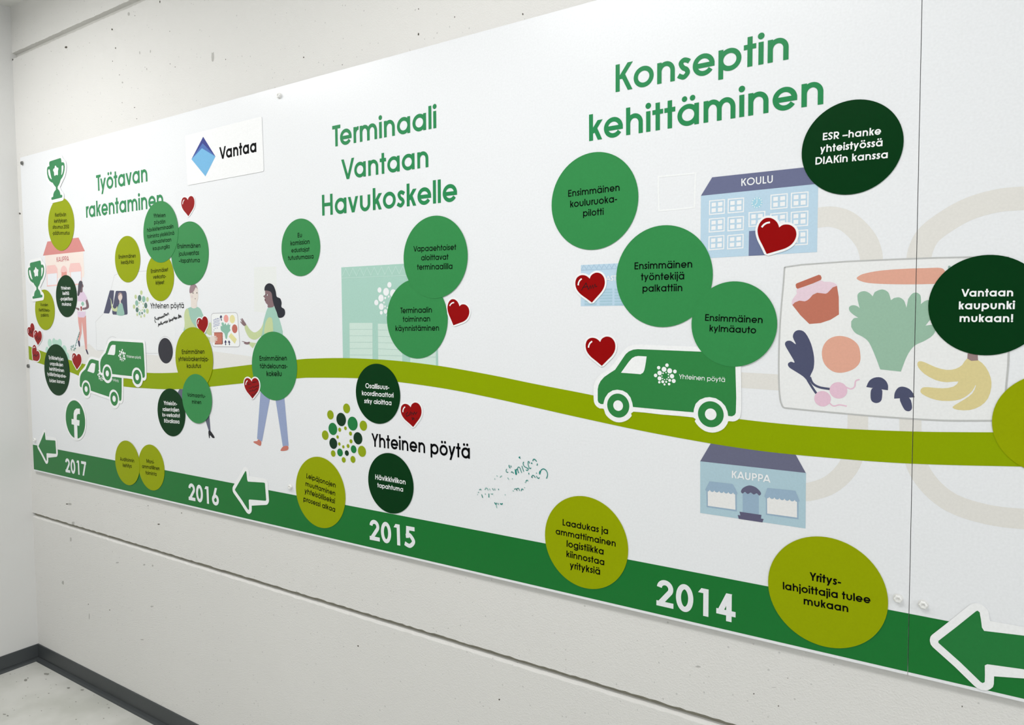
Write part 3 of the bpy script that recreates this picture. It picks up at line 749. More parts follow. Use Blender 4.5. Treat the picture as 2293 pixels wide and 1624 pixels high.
sub(tr, 'drawn_lettuce', [smooth(R7([(570, 1072), (555, 1010), (515, 975), (512, 920), (530, 925), (520, 885), (545, 880), (555, 905), (570, 885), (585, 915), (605, 885), (610, 910), (628, 905), (622, 950), (630, 975), (600, 1010), (588, 1072)]), 3)], pm(136, 186, 166), 3)
sub(tr, 'drawn_bread', [rounded(R7([(430, 1003), (530, 1000), (538, 1140), (440, 1142)]), .003)] + ell(R7, [(438 + 16 * k, 1001, 8) for k in range(6)] + [(444 + 16 * k, 1142, 8) for k in range(6)] + [(533, 1010 + 20 * k, 8) for k in range(7)]), pm(194, 114, 96), 3, True)
sub(tr, 'drawn_cheese', [R7([(638, 1005), (706, 1082), (682, 1137), (607, 1050)])], pm(226, 220, 156), 3)
sub(tr, 'drawn_fingers', [smooth(R7([(385, 1060), (405, 1045), (455, 1042), (458, 1052), (425, 1060), (470, 1062), (470, 1074), (430, 1080), (470, 1085), (466, 1098), (430, 1100), (455, 1112), (445, 1120), (400, 1122), (383, 1100)]), 3)], SKN, 4)

# woman reaching for the tray
BRN = pm(130, 104, 108)
wo = drawing('woman_drawing', [smooth(R7([(1085, 697), (1150, 685), (1190, 760), (1232, 870), (1262, 1035), (1150, 1060), (1000, 1050), (1015, 930), (1050, 790)]), 3)], pm(158, 200, 184), 1)
sub(wo, 'drawn_sleeve', [smooth(R7([(800, 930), (822, 905), (870, 970), (930, 1000), (1000, 945), (1030, 880), (1015, 1000), (1000, 1040), (930, 1087), (860, 1065), (815, 990)]), 3), R7([(862, 1118), (940, 1128), (900, 1192), (855, 1145)])], SLV, 2)
sub(wo, 'drawn_sleeve', [smooth(R7([(1043, 1020), (1050, 900), (1080, 830), (1110, 816), (1138, 850), (1140, 1020)]), 3)], SLV, 2.4)
sub(wo, 'drawn_hand', [smooth(R7([(795, 922), (765, 895), (746, 868), (756, 868), (770, 880), (752, 838), (760, 836), (778, 866), (765, 830), (775, 830), (795, 862), (822, 905)]), 2), smooth(R7([(765, 1108), (790, 1108), (830, 1118), (862, 1112), (858, 1140), (820, 1145), (790, 1130), (800, 1122)]), 3)], BRN, 2.5)
sub(wo, 'drawn_face', [smooth(R7([(1050, 488), (1050, 540), (1026, 560), (1046, 582), (1045, 606), (1060, 645), (1080, 665), (1084, 697), (1153, 687), (1150, 620), (1132, 520), (1090, 490)]), 3)], BRN, 2)
sub(wo, 'drawn_hair', [smooth(R7([(1043, 492), (1045, 450), (1068, 416), (1105, 404), (1150, 430), (1178, 500), (1190, 565), (1232, 588), (1250, 640), (1247, 690), (1284, 720), (1291, 775), (1262, 815), (1212, 818), (1190, 755), (1160, 680), (1140, 600), (1130, 530), (1108, 502), (1062, 490)]), 4)], pm(32, 34, 44), 3)
sub(wo, 'drawn_eye', ell(R7, [(1074, 545, 10)]), LWH, 3); sub(wo, 'drawn_pupil', ell(R7, [(1066, 544, 8)]), BLACK, 4)
sub(wo, 'drawn_lips', [smooth(R7([(1044, 595), (1060, 606), (1048, 618)]), 3)], pm(88, 44, 54), 3)
sub(wo, 'drawn_trousers', [R8([(778, 300), (895, 380), (795, 916), (735, 880)]), R8([(955, 380), (1065, 370), (1118, 966), (1047, 975)])], pm(146, 160, 196), 2)
sub(wo, 'drawn_foot', [smooth(R8([(748, 890), (786, 915), (778, 967), (735, 950), (693, 925), (700, 912), (738, 908)]), 3), smooth(R8([(1052, 975), (1108, 968), (1113, 1010), (1075, 1027), (1025, 1028), (1022, 1015)]), 3)], pm(196, 116, 102), 3)

# blue shop below the road
bs = drawing('blue_shop_drawing', [T4([(175, 455), (1655, 620), (1648, 1398), (175, 1180)])], pm(170, 198, 210), 1)
sub(bs, 'drawn_roof', [T4([(175, 457), (345, 170), (1485, 320), (1652, 620)])], pm(100, 102, 126), 2)
lettering('drawn_sign_lettering', [('KAUPPA', T4((618, 690)), T4((1160, 757)))], -.0006, LWH, bs, 130)
AW = pm(148, 174, 196)
def scallop(tl, tr_, br, bl, n):
    p = [tl, tr_, br]
    for k in range(n):
        for t in (.15, .5, .85):
            u = (k + t) / n; x = br[0] + (bl[0] - br[0]) * u; y = br[1] + (bl[1] - br[1]) * u + (22 if t == .5 else 12)
            p.append((x, y))
        u = (k + 1) / n; p.append((br[0] + (bl[0] - br[0]) * u, br[1] + (bl[1] - br[1]) * u - (6 if k < n - 1 else 0)))
    return p
for wn, aw in (([(280, 850), (665, 900), (668, 1135), (283, 1080)], ((305, 738), (630, 775), (700, 905), (245, 855), 7)), ([(1110, 940), (1530, 1000), (1530, 1245), (1112, 1188)], ((1115, 830), (1505, 870), (1567, 1010), (1073, 950), 7))):
    fr = sub(bs, 'drawn_window', [T4([(wn[0][0] - 17, wn[0][1]), (wn[1][0] + 20, wn[1][1]), (wn[2][0] + 20, wn[2][1] + 25), (wn[3][0] - 17, wn[3][1] + 18)])], AW, 2)
    sub(fr, 'drawn_pane', [T4(wn)], pm(230, 230, 229), 3)
    a = aw; sub(bs, 'drawn_awning', [T4(scallop(a[0], a[1], a[2], a[3], a[4]))], AW, 4)
sub(bs, 'drawn_door', [T4([(770, 890), (995, 920), (995, 1200), (770, 1170)])], AW, 2)
sub(bs, 'drawn_canopy', [smooth(T4([(745, 880), (775, 830), (860, 795), (950, 820), (1010, 875), (1026, 915), (1000, 935), (965, 905), (925, 922), (880, 895), (840, 915), (800, 885), (770, 908)]), 3)], pm(94, 94, 120), 3)
sub(bs, 'drawn_steps', [T4([(725, 1162), (1032, 1208), (1025, 1258), (1062, 1265), (1045, 1312), (715, 1262), (700, 1208), (738, 1214)])], pm(90, 88, 116), 3)

# big crate of food, running over the seam
cl_ = bpy.data.objects.new('food_crate_drawing', None); sc.collection.objects.link(cl_); cl_.parent = left
cr2 = bpy.data.objects.new('food_crate_drawing', None); sc.collection.objects.link(cr2); cr2.parent = right
PP = (cl_, cr2)
fill = T3([(148, 155), (700, 102), (1330, 78), (1800, 65), (2150, 70), (2160, 930), (2110, 1520), (1600, 1530), (1000, 1492), (400, 1440), (140, 1412), (100, 1250), (98, 900), (130, 400)])
bprint('crate_ground', [fill], 1.2, pm(233, 234, 234), PP)
bline('crate_outline', [(smooth(T3([(2155, 300), (2155, 930), (2135, 1200), (2110, 1480)]), 4, False), .0026, False),
      (T3([(148, 155), (300, 133), (700, 104), (1100, 86), (1500, 71), (1800, 65), (2150, 66), (2158, 300)]), .0026, False),
      (smooth(T3([(148, 155), (138, 300), (112, 600), (98, 900), (97, 1150), (106, 1320), (122, 1385), (142, 1412), (200, 1420), (400, 1440), (900, 1485), (1400, 1520), (1700, 1530), (2110, 1528)]), 5, False), .0026, False)], 2, pm(186, 187, 186), PP)
def item(name, pts, col, lay=2.5, k=4, sm=True): bprint(name, [smooth(T3(pts), k) if sm else T3(pts)], lay, pm(*col), PP)
item('drawn_jar', [(217, 492), (240, 470), (280, 454), (330, 460), (370, 437), (400, 402), (440, 383), (515, 392), (545, 372), (580, 335), (617, 321), (633, 420), (635, 578), (560, 625), (470, 655), (370, 663), (290, 585)], (188, 112, 92), sm=False)
item('drawn_jar_cover', [(262, 345), (370, 318), (465, 272), (500, 285), (560, 286), (600, 300), (617, 321), (580, 335), (545, 372), (515, 392), (440, 383), (400, 402), (370, 437), (330, 460), (280, 454), (240, 470), (216, 494), (213, 460), (235, 420), (258, 390)], (228, 204, 216), 3, 2)
item('drawn_jar_lid', [(247, 312), (255, 300), (455, 222), (472, 228), (480, 250), (474, 268), (400, 300), (265, 348), (252, 338)], (184, 104, 84), 3.4, sm=False)
item('drawn_carrot', [(795, 258), (815, 232), (870, 210), (1000, 186), (1200, 170), (1400, 163), (1545, 161), (1585, 190), (1610, 240), (1560, 295), (1400, 306), (1150, 307), (950, 300), (850, 285)], (221, 164, 144))
item('drawn_carrot_leaf', [(1612, 150), (1625, 140), (1640, 155), (1640, 175), (1618, 180)], (150, 178, 170), 2.4)
lt_ = []
for c in ([(1005, 1070), (960, 950), (905, 830), (850, 780), (780, 742), (745, 690)], [(745, 640), (770, 612), (808, 608)], [(765, 580), (730, 545), (728, 510), (760, 495), (795, 502), (820, 520)], [(803, 450), (802, 400), (830, 375), (870, 370), (910, 388), (937, 415)],
          [(955, 378), (1000, 357), (1040, 357), (1080, 385), (1100, 450)], [(1130, 430), (1175, 425), (1215, 450), (1232, 490), (1240, 518)], [(1255, 440), (1290, 393), (1330, 382), (1363, 405), (1370, 450), (1368, 485)], [(1400, 460), (1440, 448), (1500, 470), (1500, 580), (1447, 632), (1410, 678)],
          [(1450, 672), (1492, 673), (1500, 720), (1470, 770), (1400, 815), (1310, 860), (1245, 950), (1190, 1090)]): lt_ += smooth(T3(c), 4, False)
bprint('drawn_lettuce', [lt_], 2.4, pm(148, 184, 162), PP)
item('drawn_leaf', [(345, 1165), (310, 1130), (240, 1085), (190, 1052), (178, 1020), (205, 1001), (238, 1006), (190, 920), (152, 850), (165, 818), (205, 815), (250, 845), (222, 780), (240, 732), (285, 718), (335, 745), (385, 840), (412, 960), (408, 1060), (378, 1130), (385, 1170), (365, 1190)], (74, 78, 106), 2.5, 3)
bline('drawn_leaf_stem', [(smooth(T3([(375, 1140), (400, 1195), (460, 1230), (555, 1246)]), 5, False), .0038, False), (smooth(T3([(355, 1165), (395, 1230), (432, 1285)]), 5, False), .0038, False)], 2.6, pm(74, 78, 106), PP)
item('drawn_orange', [(482, 930), (500, 850), (555, 792), (640, 770), (735, 792), (805, 850), (826, 930), (820, 1010), (760, 1070), (660, 1100), (575, 1085), (505, 1020)], (222, 165, 144))
bprint('drawn_radish', [circ(T3((630, 1258)), wpx(1877, 874, 18.3)), circ(T3((488, 1333)), wpx(1842, 893, 17.3))], 2.8, pm(226, 190, 208), PP)
bline('drawn_radish_root', [(smooth(T3([(690, 1225), (740, 1245), (775, 1225), (785, 1175), (820, 1160)]), 5, False), .0022, False), (smooth(T3([(545, 1365), (585, 1398), (640, 1388), (705, 1400)]), 5, False), .0022, False)], 2.7, pm(226, 190, 208), PP)
for c, st in (([(880, 1228), (905, 1175), (950, 1145), (1010, 1142), (1055, 1172), (1075, 1215), (1073, 1257)], [(932, 1240), (1015, 1245), (1022, 1310), (1010, 1355), (970, 1372), (930, 1355), (918, 1310)]),
              ([(1130, 1332), (1135, 1280), (1165, 1235), (1210, 1225), (1265, 1245), (1300, 1285), (1313, 1320)], [(1180, 1325), (1265, 1325), (1290, 1400), (1280, 1435), (1250, 1445), (1215, 1420)])):
    bprint('drawn_mushroom', [smooth(T3(c), 3, False), smooth(T3(st), 3)], 2.6, pm(72, 76, 104), PP)
item('drawn_banana', [(1785, 972), (1740, 1030), (1680, 1065), (1600, 1075), (1500, 1050), (1400, 1005), (1355, 997), (1338, 1015), (1345, 1050), (1400, 1110), (1500, 1165), (1600, 1185), (1705, 1178), (1660, 1225), (1560, 1240), (1440, 1230), (1385, 1233), (1365, 1260),
      (1380, 1290), (1460, 1330), (1560, 1352), (1680, 1348), (1760, 1320), (1830, 1262), (1857, 1212), (1860, 1225), (1830, 1285), (1760, 1338), (1670, 1392), (1655, 1415), (1700, 1432), (1800, 1435), (1900, 1400), (1970, 1330), (2000, 1230), (1993, 1140), (1950, 1050), (1880, 986)], (217, 203, 146), 2.5, 2)
item('drawn_banana_stem', [(1788, 925), (1878, 930), (1881, 990), (1820, 994), (1785, 972)], (148, 124, 124), 2.8, sm=False)

# ------------------------------------------------------------------ marker handwriting on the boards
TEALM = mat('marker_teal', (0, 134, 122), .5); TEALF = mat('marker_teal_faded', (120, 176, 166), .5); MK = mat('marker_black', (14, 14, 18), .5)
GL = [([(1190, 470), (1205, 590), (1225, 590), (1215, 500), (1245, 470), (1280, 570)], 1), ([(1250, 470), (1262, 425), (1290, 415), (1320, 450), (1358, 562)], .8), ([(1365, 382), (1390, 470), (1412, 530)], .8),
      ([(1415, 280), (1395, 320), (1420, 390), (1480, 430), (1530, 455), (1515, 490), (1490, 500), (1468, 482)], .8), ([(1560, 320), (1550, 280), (1525, 275), (1525, 350), (1550, 430), (1580, 450), (1602, 430)], .8),
      ([(1610, 300), (1622, 330)], 1.5), ([(1640, 260), (1665, 215), (1700, 220), (1745, 275)], .9), ([(1755, 320), (1762, 350), (1745, 372)], .9), ([(1320, 148), (1292, 168), (1325, 192)], 1),
      ([(1032, 360), (1040, 410), (1065, 440)], 1), ([(1080, 375), (1090, 420)], .9), ([(975, 460), (958, 500), (968, 540), (1015, 548)], .7), ([(1090, 555), (1110, 535), (1155, 578)], .8), ([(1530, 582), (1552, 582)], 1.6),
      ([(1605, 660), (1632, 682), (1622, 650), (1650, 622), (1685, 650), (1710, 685)], .8), ([(1735, 640), (1765, 690), (1795, 705), (1815, 675)], .8), ([(1735, 560), (1742, 580)], 1),
      ([(1825, 600), (1820, 560), (1835, 515)], 1.5), ([(1832, 570), (1860, 490), (1915, 462), (1975, 490), (2015, 560), (2020, 630), (1993, 708)], .9), ([(1470, 790), (1475, 765), (1500, 750), (1525, 775)], .8), ([(660, 1320), (695, 1370), (715, 1330)], 1), ([(745, 1335), (765, 1380)], .8),
      ([(805, 1345), (835, 1370), (870, 1345)], 1.1), ([(330, 1115), (360, 1205)], .9), ([(515, 1095), (517, 1195)], 1), ([(610, 960), (635, 1015)], .8), ([(665, 965), (675, 1015)], .7), ([(760, 970), (770, 1005)], .9),
      ([(1165, 985), (1215, 970), (1240, 1020), (1235, 975), (1280, 960), (1305, 1025)], .7), ([(1345, 1030), (1365, 975), (1405, 1000)], .8), ([(270, 1005), (300, 980), (320, 1010)], .7)]
strokes('marker_writing', [(smooth(G1(p), 4, False) if len(p) > 2 else G1(p), .0021 * k, False) for p, k in GL], -.0007, TEALM, left)
FL = [[(240, 1075), (262, 1050)], [(410, 1000), (440, 950), (480, 965), (500, 1015)], [(530, 965), (548, 1010)], [(425, 1090), (428, 1125)], [(565, 1100), (600, 1112), (625, 1098)], [(800, 680), (850, 635)], [(715, 632), (738, 652)],
      [(1120, 700), (1122, 725)], [(1000, 685), (1030, 735)], [(925, 1120), (945, 1132)], [(1440, 805), (1470, 812)], [(670, 705), (668, 730)], [(1430, 930), (1438, 950)], [(1130, 1020), (1160, 1032)], [(700, 1380), (725, 1470)], [(225, 1110), (232, 1130)]]
strokes('faded_marker_writing', [(G1(p), .0017, False) for p in FL], -.0007, TEALF, left)
TL = [[(880, 620), (905, 605), (885, 660), (905, 700), (890, 650)], [(912, 640), (925, 600), (940, 590), (918, 640), (935, 625)], [(925, 680), (950, 690), (945, 660), (960, 640), (975, 650), (955, 670)], [(960, 620), (975, 590), (965, 570), (985, 600)], [(975, 560), (995, 545), (985, 520), (1000, 500)],
      [(990, 480), (1010, 500), (1005, 460), (1020, 440)], [(1010, 430), (1030, 440), (1022, 410), (1035, 400)], [(1025, 385), (1045, 395), (1035, 365), (1050, 350)]]
strokes('marker_writing', [(L1(p), .0018, False) for p in TL], -.0007, TEALM, left)
BLK = [[(245, 935), (225, 975), (245, 1000), (230, 1060), (250, 1110), (265, 1095)], [(245, 1000), (270, 985)], [(275, 1010), (290, 1030), (300, 1000), (315, 1035)], [(345, 960), (320, 985), (350, 1010), (330, 1035)], [(350, 1000), (370, 950), (385, 990), (400, 950), (415, 985), (430, 940), (445, 975), (460, 925), (480, 960), (495, 905), (515, 950)],
       [(500, 875), (530, 845), (560, 870)], [(520, 930), (545, 880), (565, 905), (585, 870), (600, 900), (615, 865)], [(600, 870), (635, 825), (655, 885)],
       [(335, 1250), (345, 1150), (365, 1200), (380, 1150), (395, 1195)], [(400, 1185), (420, 1090), (430, 1170), (450, 1140), (465, 1170), (490, 1120), (500, 1130), (520, 1095), (535, 1130), (550, 1070), (575, 1130), (590, 1065), (605, 1110), (630, 1050)],
       [(665, 990), (670, 1090), (700, 1070), (680, 1040), (720, 1050), (715, 1020), (740, 1060), (750, 1010)], [(775, 1075), (765, 990), (790, 1020), (815, 940), (820, 1000), (850, 960)], [(850, 1030), (860, 960), (880, 1010), (895, 960), (915, 990)], [(955, 860), (945, 980), (975, 950), (985, 910), (960, 900), (1000, 960), (1010, 900), (1020, 920), (1040, 965)]]
strokes('marker_writing', [(smooth(V1(p), 3, False) if len(p) > 2 else V1(p), .0024, False) for p in BLK], -.0008, MK, left)
DT = []
# pale oblong ghost of a removed notice
# ------------------------------------------------------------------ stickers
TH_ = .00045
def lev(n): return -(.0006 + .0006 * n)
def lift(p, y): return (p[0] * (S + y) / S, CAMZ + (p[1] - CAMZ) * (S + y) / S)
RG = 'round message stickers on the boards'
def disc(x, z, r, m, tm_, f, lines, label, level=1, weight=96):
    y = lev(level); c = lift((x, CAMZ + z), y); r = r * (S + y) / S
    o = plate('round_sticker', circ(c, r, 72), y, TH_, m)
    if lines: lettering('lettering', [(ln[0], (ln[4] if len(ln) > 4 else f)(ln[1], y), (ln[4] if len(ln) > 4 else f)(ln[2], y)) for ln in lines], y - .00015, tm_, o, weight * (1.2 if tm_ is BLACK else 1.06))
    tag(o, label, 'sticker', RG); return o
k = S
disc(-.6640, .2252, .0962, GREEN, BLACK, S7, [('Ensimmäinen', (392, 655), (1015, 580)), ('kouluruoka-', (417, 785), (985, 717)), ('pilotti', (572, 893), (822, 872))], 'mid-green disc reading Ensimmäinen kouluruokapilotti, left of the school drawing')
disc(-.5181, .0706, .0961, GREEN, BLACK, T1, [('Ensimmäinen', (738, 200), (1330, 180)), ('työntekijä', (803, 313), (1248, 302)), ('palkattiin', (820, 430), (1228, 423))], 'mid-green disc reading Ensimmäinen työntekijä palkattiin, below the school drawing')
disc(-.3847, -.0199, .0768, GREEN, BLACK, T1, [('Ensimmäinen', (1462, 727), (2052, 752)), ('kylmäauto', (1508, 836), (1985, 858))], 'mid-green disc reading Ensimmäinen kylmäauto, overlapping the big van roof', 2)
disc(-.1948, .2689, .0762, DARK, STK, T8, [('ESR –hanke', (220, 1110), (680, 1063)), ('yhteistyössä', (200, 1207), (692, 1155)), ('DIAKin kanssa', (162, 1303), (733, 1250))], 'dark green disc reading ESR –hanke, over the right end of the school roof', 1, 128)
disc(-.2231, -.4785, .0955, LIME, BLACK, T5, [('Yritys-', (485, 437), (743, 484)), ('lahjoittajia tulee', (268, 512), (985, 630)), ('mukaan', (438, 635), (803, 700))], 'lime disc reading Yrityslahjoittajia tulee mukaan, right of the 2014 figures', 1, 112)
disc(-.6850, -.4696, .0960, LIME, BLACK, S6, [('Laadukas ja', (992, 887), (1450, 978)), ('ammattimainen', (922, 975), (1527, 1103)), ('logistiikka', (1032, 1103), (1405, 1185)), ('kiinnostaa', (1030, 1205), (1412, 1292)), ('yrityksiä', (1065, 1320), (1370, 1388))], 'lime disc reading Laadukas ja ammattimainen logistiikka, left of the 2014 figures', 1, 104)
disc(-1.0731, .1349, .0950, GREEN, BLACK, S4, [('Vapaaehtoiset', (1018, 468), (1450, 450)), ('aloittavat', (1097, 557), (1372, 548)), ('terminaalilla', (1055, 652), (1412, 643))], 'mid-green disc reading Vapaaehtoiset aloittavat terminaalilla, upper of two overlapping discs', 2, 92)
disc(-1.1312, -.0072, .0940, GREEN, BLACK, S4, [('Terminaalin', (887, 1090), (1205, 1083)), ('toiminnan', (912, 1178), (1187, 1172)), ('käynnistäminen', (838, 1270), (1277, 1266))], 'mid-green disc reading Terminaalin toiminnan käynnistäminen, over the terminal drawing', 1, 92)
disc(-1.2611, -.1922, .0747, DARK, STK, S5, [('Osallisuus-', (458, 345), (664, 360)), ('koordinaattori', (428, 407), (702, 428)), ('srky aloittaa', (447, 475), (683, 494))], 'dark green disc reading Osallisuuskoordinaattori, hanging below the lime road', 1, 118)
disc(-1.2236, -.4119, .0750, DARK, STK, P1, [('Hävikkiviikon', (1437, 455), (1922, 540)), ('tapahtuma', (1470, 583), (1882, 655))], 'dark green disc reading Hävikkiviikon tapahtuma, above the 2015 figures', 1, 118)
disc(-1.6508, -.1356, .0953, GREEN, BLACK, R7, [('Ensimmäinen', (983, 1343), (1313, 1340)), ('tähdelounas-', (985, 1435), (1320, 1437)), ('kokeilu', (1068, 1530), (1250, 1531))], "mid-green disc reading Ensimmäinen tähdelounaskokeilu, in front of the drawn woman's waist", 1, 96)
disc(-2.4210, -.4881, .0757, LIME, BLACK, R6, [('Auditoinnin', (265, 1145), (437, 1170)), ('kehitys', (300, 1222), (407, 1236))], 'lime disc reading Auditoinnin kehitys, left of the touching pair on the green band', 2)
disc(-2.2767, -.4880, .0754, LIME, BLACK, R6, [('Moni-', (587, 1172), (680, 1188)), ('ammatillinen', (533, 1235), (745, 1265)), ('toiminta', (575, 1312), (707, 1332))], 'lime disc reading Moniammatillinen toiminta, right of the touching pair on the green band')
disc(-2.3739, .1944, .0760, LIME, BLACK, R4, [('Ensimmäinen', (140, 1242), (347, 1228)), ('kesäjuhla', (170, 1310), (322, 1300))], 'lime disc reading Ensimmäinen kesäjuhla, above the pale van drawing')
disc(-2.8046, .3410, .0948, LIME, BLACK, R1, [('Kestävän', (668, 1005), (802, 998)), ('kehityksen', (658, 1080), (812, 1072)), ('sitoumus 2050', (638, 1152), (838, 1146)), ('-päätunnustus', (637, 1224), (845, 1222))], 'lime disc reading Kestävän kehityksen sitoumus 2050, under the higher trophy')
disc(-2.7873, .0818, .0757, DARK, STK, R2, [('Yhteinen', (738, 482), (855, 480)), ('keittiö', (760, 545), (840, 547)), ('-projektissa', (730, 612), (880, 612)), ('mukana', (752, 675), (862, 678))], 'dark green disc reading Yhteinen keittiö -projektissa mukana, over the pink shop drawing', 1, 125)
disc(-.0041, .0085, .0757, DARK, STK, T3, [('Vantaan', (1730, 418), (2195, 415)), ('kaupunki', (1708, 532), (2212, 530)), ('mukaan!', (1715, 645), (2195, 647))], 'dark green disc reading Vantaan kaupunki mukaan!, at the right photo edge', 1, 140)
disc(-2.1782, .2699, .0958, GREEN, BLACK, R4, [('Yhteisen', (560, 745), (708, 737)), ('pöydän', (570, 825), (707, 814)), ('hävikkiterminaalin', (485, 920), (805, 872)), ('toiminta yksikkönä', (485, 998), (812, 952)), ('vakinaistetaan', (525, 1065), (778, 1032)), ('kaupungilla', (555, 1143), (758, 1115))],
     'mid-green disc with six text lines, covering the end of the heading rakentaminen', 2, 88)
disc(-2.0281, .1949, .0957, GREEN, BLACK, R4, [('Ensimmäinen', (853, 1118), (1130, 1108)), ('jouluverstas', (870, 1210), (1115, 1194)), ('–tapahtuma', (870, 1293), (1122, 1285))], "mid-green disc reading Ensimmäinen jouluverstas –tapahtuma, above the drawn man's head", 1, 92)
disc(-2.1898, .1299, .0763, LIME, BLACK, R4, [('Ensimmäiset', (532, 1417), (740, 1395)), ('verkosto-', (557, 1487), (715, 1477)), ('kirjeet', (590, 1557), (693, 1550))], 'lime disc reading Ensimmäiset verkostokirjeet, half under a six-line green disc')
disc(-1.5306, .1839, .0758, GREEN, BLACK, E1, [('Eu', (637, 592), (727, 587)), ('komission', (485, 765), (893, 728)), ('edustajat', (503, 915), (890, 887)), ('tutustumassa', (430, 1078), (975, 1040))], 'mid-green disc reading Eu komission edustajat tutustumassa, standing alone mid-board', 1, 92)
disc(-2.0233, -.1250, .0962, LIME, BLACK, K1, [('Ensimmäinen', (150, 1262), (423, 1258)), ('yhteisörakentaja-', (107, 1345), (473, 1350)), ('koulutus', (210, 1432), (382, 1431))], 'lime disc reading Ensimmäinen yhteisörakentajakoulutus, on the road below the drawn man', 2, 96)
disc(-2.0147, -.2472, .0757, GREEN, BLACK, R6, [('Voimaantu-', (1080, 370), (1300, 388)), ('minen', (1137, 455), (1250, 462))], 'mid-green disc reading Voimaantuminen, over the lower edge of a lime disc', 3)
disc(-2.1528, -.2985, .0758, DARK, STK, R6, [('Yhteisön-', (795, 470), (957, 480)), ('rakentajien', (783, 545), (982, 555)), ('kv-verkostot', (780, 612), (992, 625)), ('Itävallassa', (800, 685), (985, 698))], 'dark green disc reading Yhteisönrakentajien kv-verkostot Itävallassa, left of a mid-green disc', 1, 118)
disc(-2.9533, .0343, .0755, LIME, BLACK, R2, [('Vuoden', (490, 680), (583, 683)), ('Keittiöteko-', (473, 745), (607, 750)), ('palkinto', (497, 808), (593, 810))], 'lime disc reading Vuoden Keittiötekopalkinto, under the lower trophy')
disc(-2.8807, -.1888, .0952, DARK, STK, L1, [('Työllistettyjen', (480, 848), (750, 882)), ('urapolkujen', (503, 957), (742, 984)), ('kehittäminen', (493, 1053), (760, 1088)), ('työllistämispalve-', (455, 1146), (800, 1192)), ('luiden kanssa', (495, 1264), (768, 1296))],
     'dark green disc with five text lines, over the pale bush at far left', 1, 118)
disc(-1.4768, -.4673, .0953, LIME, BLACK, P1, [('Leipäjonojen', (330, 435), (797, 592)), ('muuttaminen', (315, 560), (792, 722)), ('yhteisölliseksi', (300, 677), (788, 850)), ('prosessi alkaa', (283, 805), (790, 983))], 'lime disc reading Leipäjonojen muuttaminen, left of the 2015 figures', 1, 100)
disc(.0828, -.1664 , .0755, LIME, BLACK, T5, [], 'lime disc without visible text, cut by the right photo edge', 1)

# city sign plate
y = lev(1)
vp = plate('sign_plate', rounded(S2([(200, 487), (1195, 236), (1222, 950), (232, 1133)], y), .006), y, TH_, STK)
flat('emblem_tip', [S2([(283, 793), (435, 500), (595, 758), (428, 585)], y)], y - .0001, mat('emblem_navy', (44, 56, 140), .35), vp)
flat('emblem_band', [S2([(283, 793), (428, 585), (595, 758), (420, 650)], y)], y - .00015, mat('emblem_blue', (70, 110, 184), .35), vp)
flat('emblem_body', [S2([(283, 793), (420, 650), (595, 758), (465, 1015)], y)], y - .0002, mat('emblem_sky', (116, 184, 228), .35), vp)
lettering('lettering', [('Vantaa', S2((648, 796), y), S2((1127, 697), y))], y - .0001, BLACK, vp, 145)
tag(vp, 'white rectangular plate with blue diamond emblem and the word Vantaa', 'sign')

# hearts
HB_ = T1([(385, 945), (400, 915), (427, 896), (460, 889), (500, 902), (530, 938), (541, 985), (534, 1035), (508, 1082), (460, 1132), (402, 1190), (345, 1142), (288, 1095), (250, 1045), (236, 995), (240, 952), (258, 920), (290, 903), (322, 903), (350, 913), (372, 930)])
def seg(a, b): return smooth(HB_[a:b], 6, False)
HS = seg(0, 11) + smooth(HB_[10:] + HB_[:1], 6, False)[:-1]
HREF = [T1((385, 945)), T1((402, 1190))]; HHI = T1([(303, 938), (283, 954), (270, 977), (265, 1003)])
HG = 'red heart stickers'
def heart(f, notch, tip, label, level=1, writing=None, wf=None):
    y = lev(level); g = similar(HREF, [f(notch, y), f(tip, y)])
    out = [g(p) for p in HS]
    o = plate('heart_sticker', grow(out, .0038 * g.k), y, TH_, STK)
    h = flat('heart_print', [out], y - .00012, RED, o)
    strokes('heart_highlight', [(smooth([g(p) for p in HHI], 4, False), .0031 * g.k, False)], y - .0002, STK, o)
    if writing: strokes('marker_writing', [((wf or f)(p, y), wd, False) for p, wd in writing], y - .0003, MK, o)
    tag(o, label, 'sticker', HG); return o
heart(T1, (385, 945), (402, 1190), 'plain red heart sticker just above the front of the big van')
heart(T1, (277, 295), (300, 540), 'red heart sticker signed in black pen, over the blue warehouse drawing', 1,
      [([(192, 415), (240, 338), (265, 408)], .0014), ([(205, 385), (262, 375)], .0012), ([(268, 400), (285, 365), (290, 398), (308, 360), (315, 392), (332, 350), (338, 378), (355, 372)], .0013)])
heart(S8, (1187, 983), (1025, 1328), 'tilted red heart sticker over the door of the school drawing')
heart(S4, (1483, 1020), (1422, 1212), 'tilted red heart sticker right of the Terminaalin toiminnan disc')
heart(J1, (333, 1300), (360, 1512), 'red heart sticker signed in black pen, right of the Osallisuuskoordinaattori disc', 1,
      [([(305, 1350), (282, 1372), (290, 1398), (318, 1385), (332, 1345), (335, 1385), (345, 1355), (362, 1380), (372, 1350), (385, 1375), (402, 1350)], .0016), ([(345, 1405), (352, 1435), (368, 1412), (350, 1418), (375, 1425), (352, 1435)], .0013), ([(395, 1418), (402, 1420)], .0018)])
heart(R4, (978, 530), (985, 728), 'plain red heart sticker below the white sign plate')
heart(V1, (1657, 1040), (1712, 1450), "plain red heart sticker on the drawn man's chest")
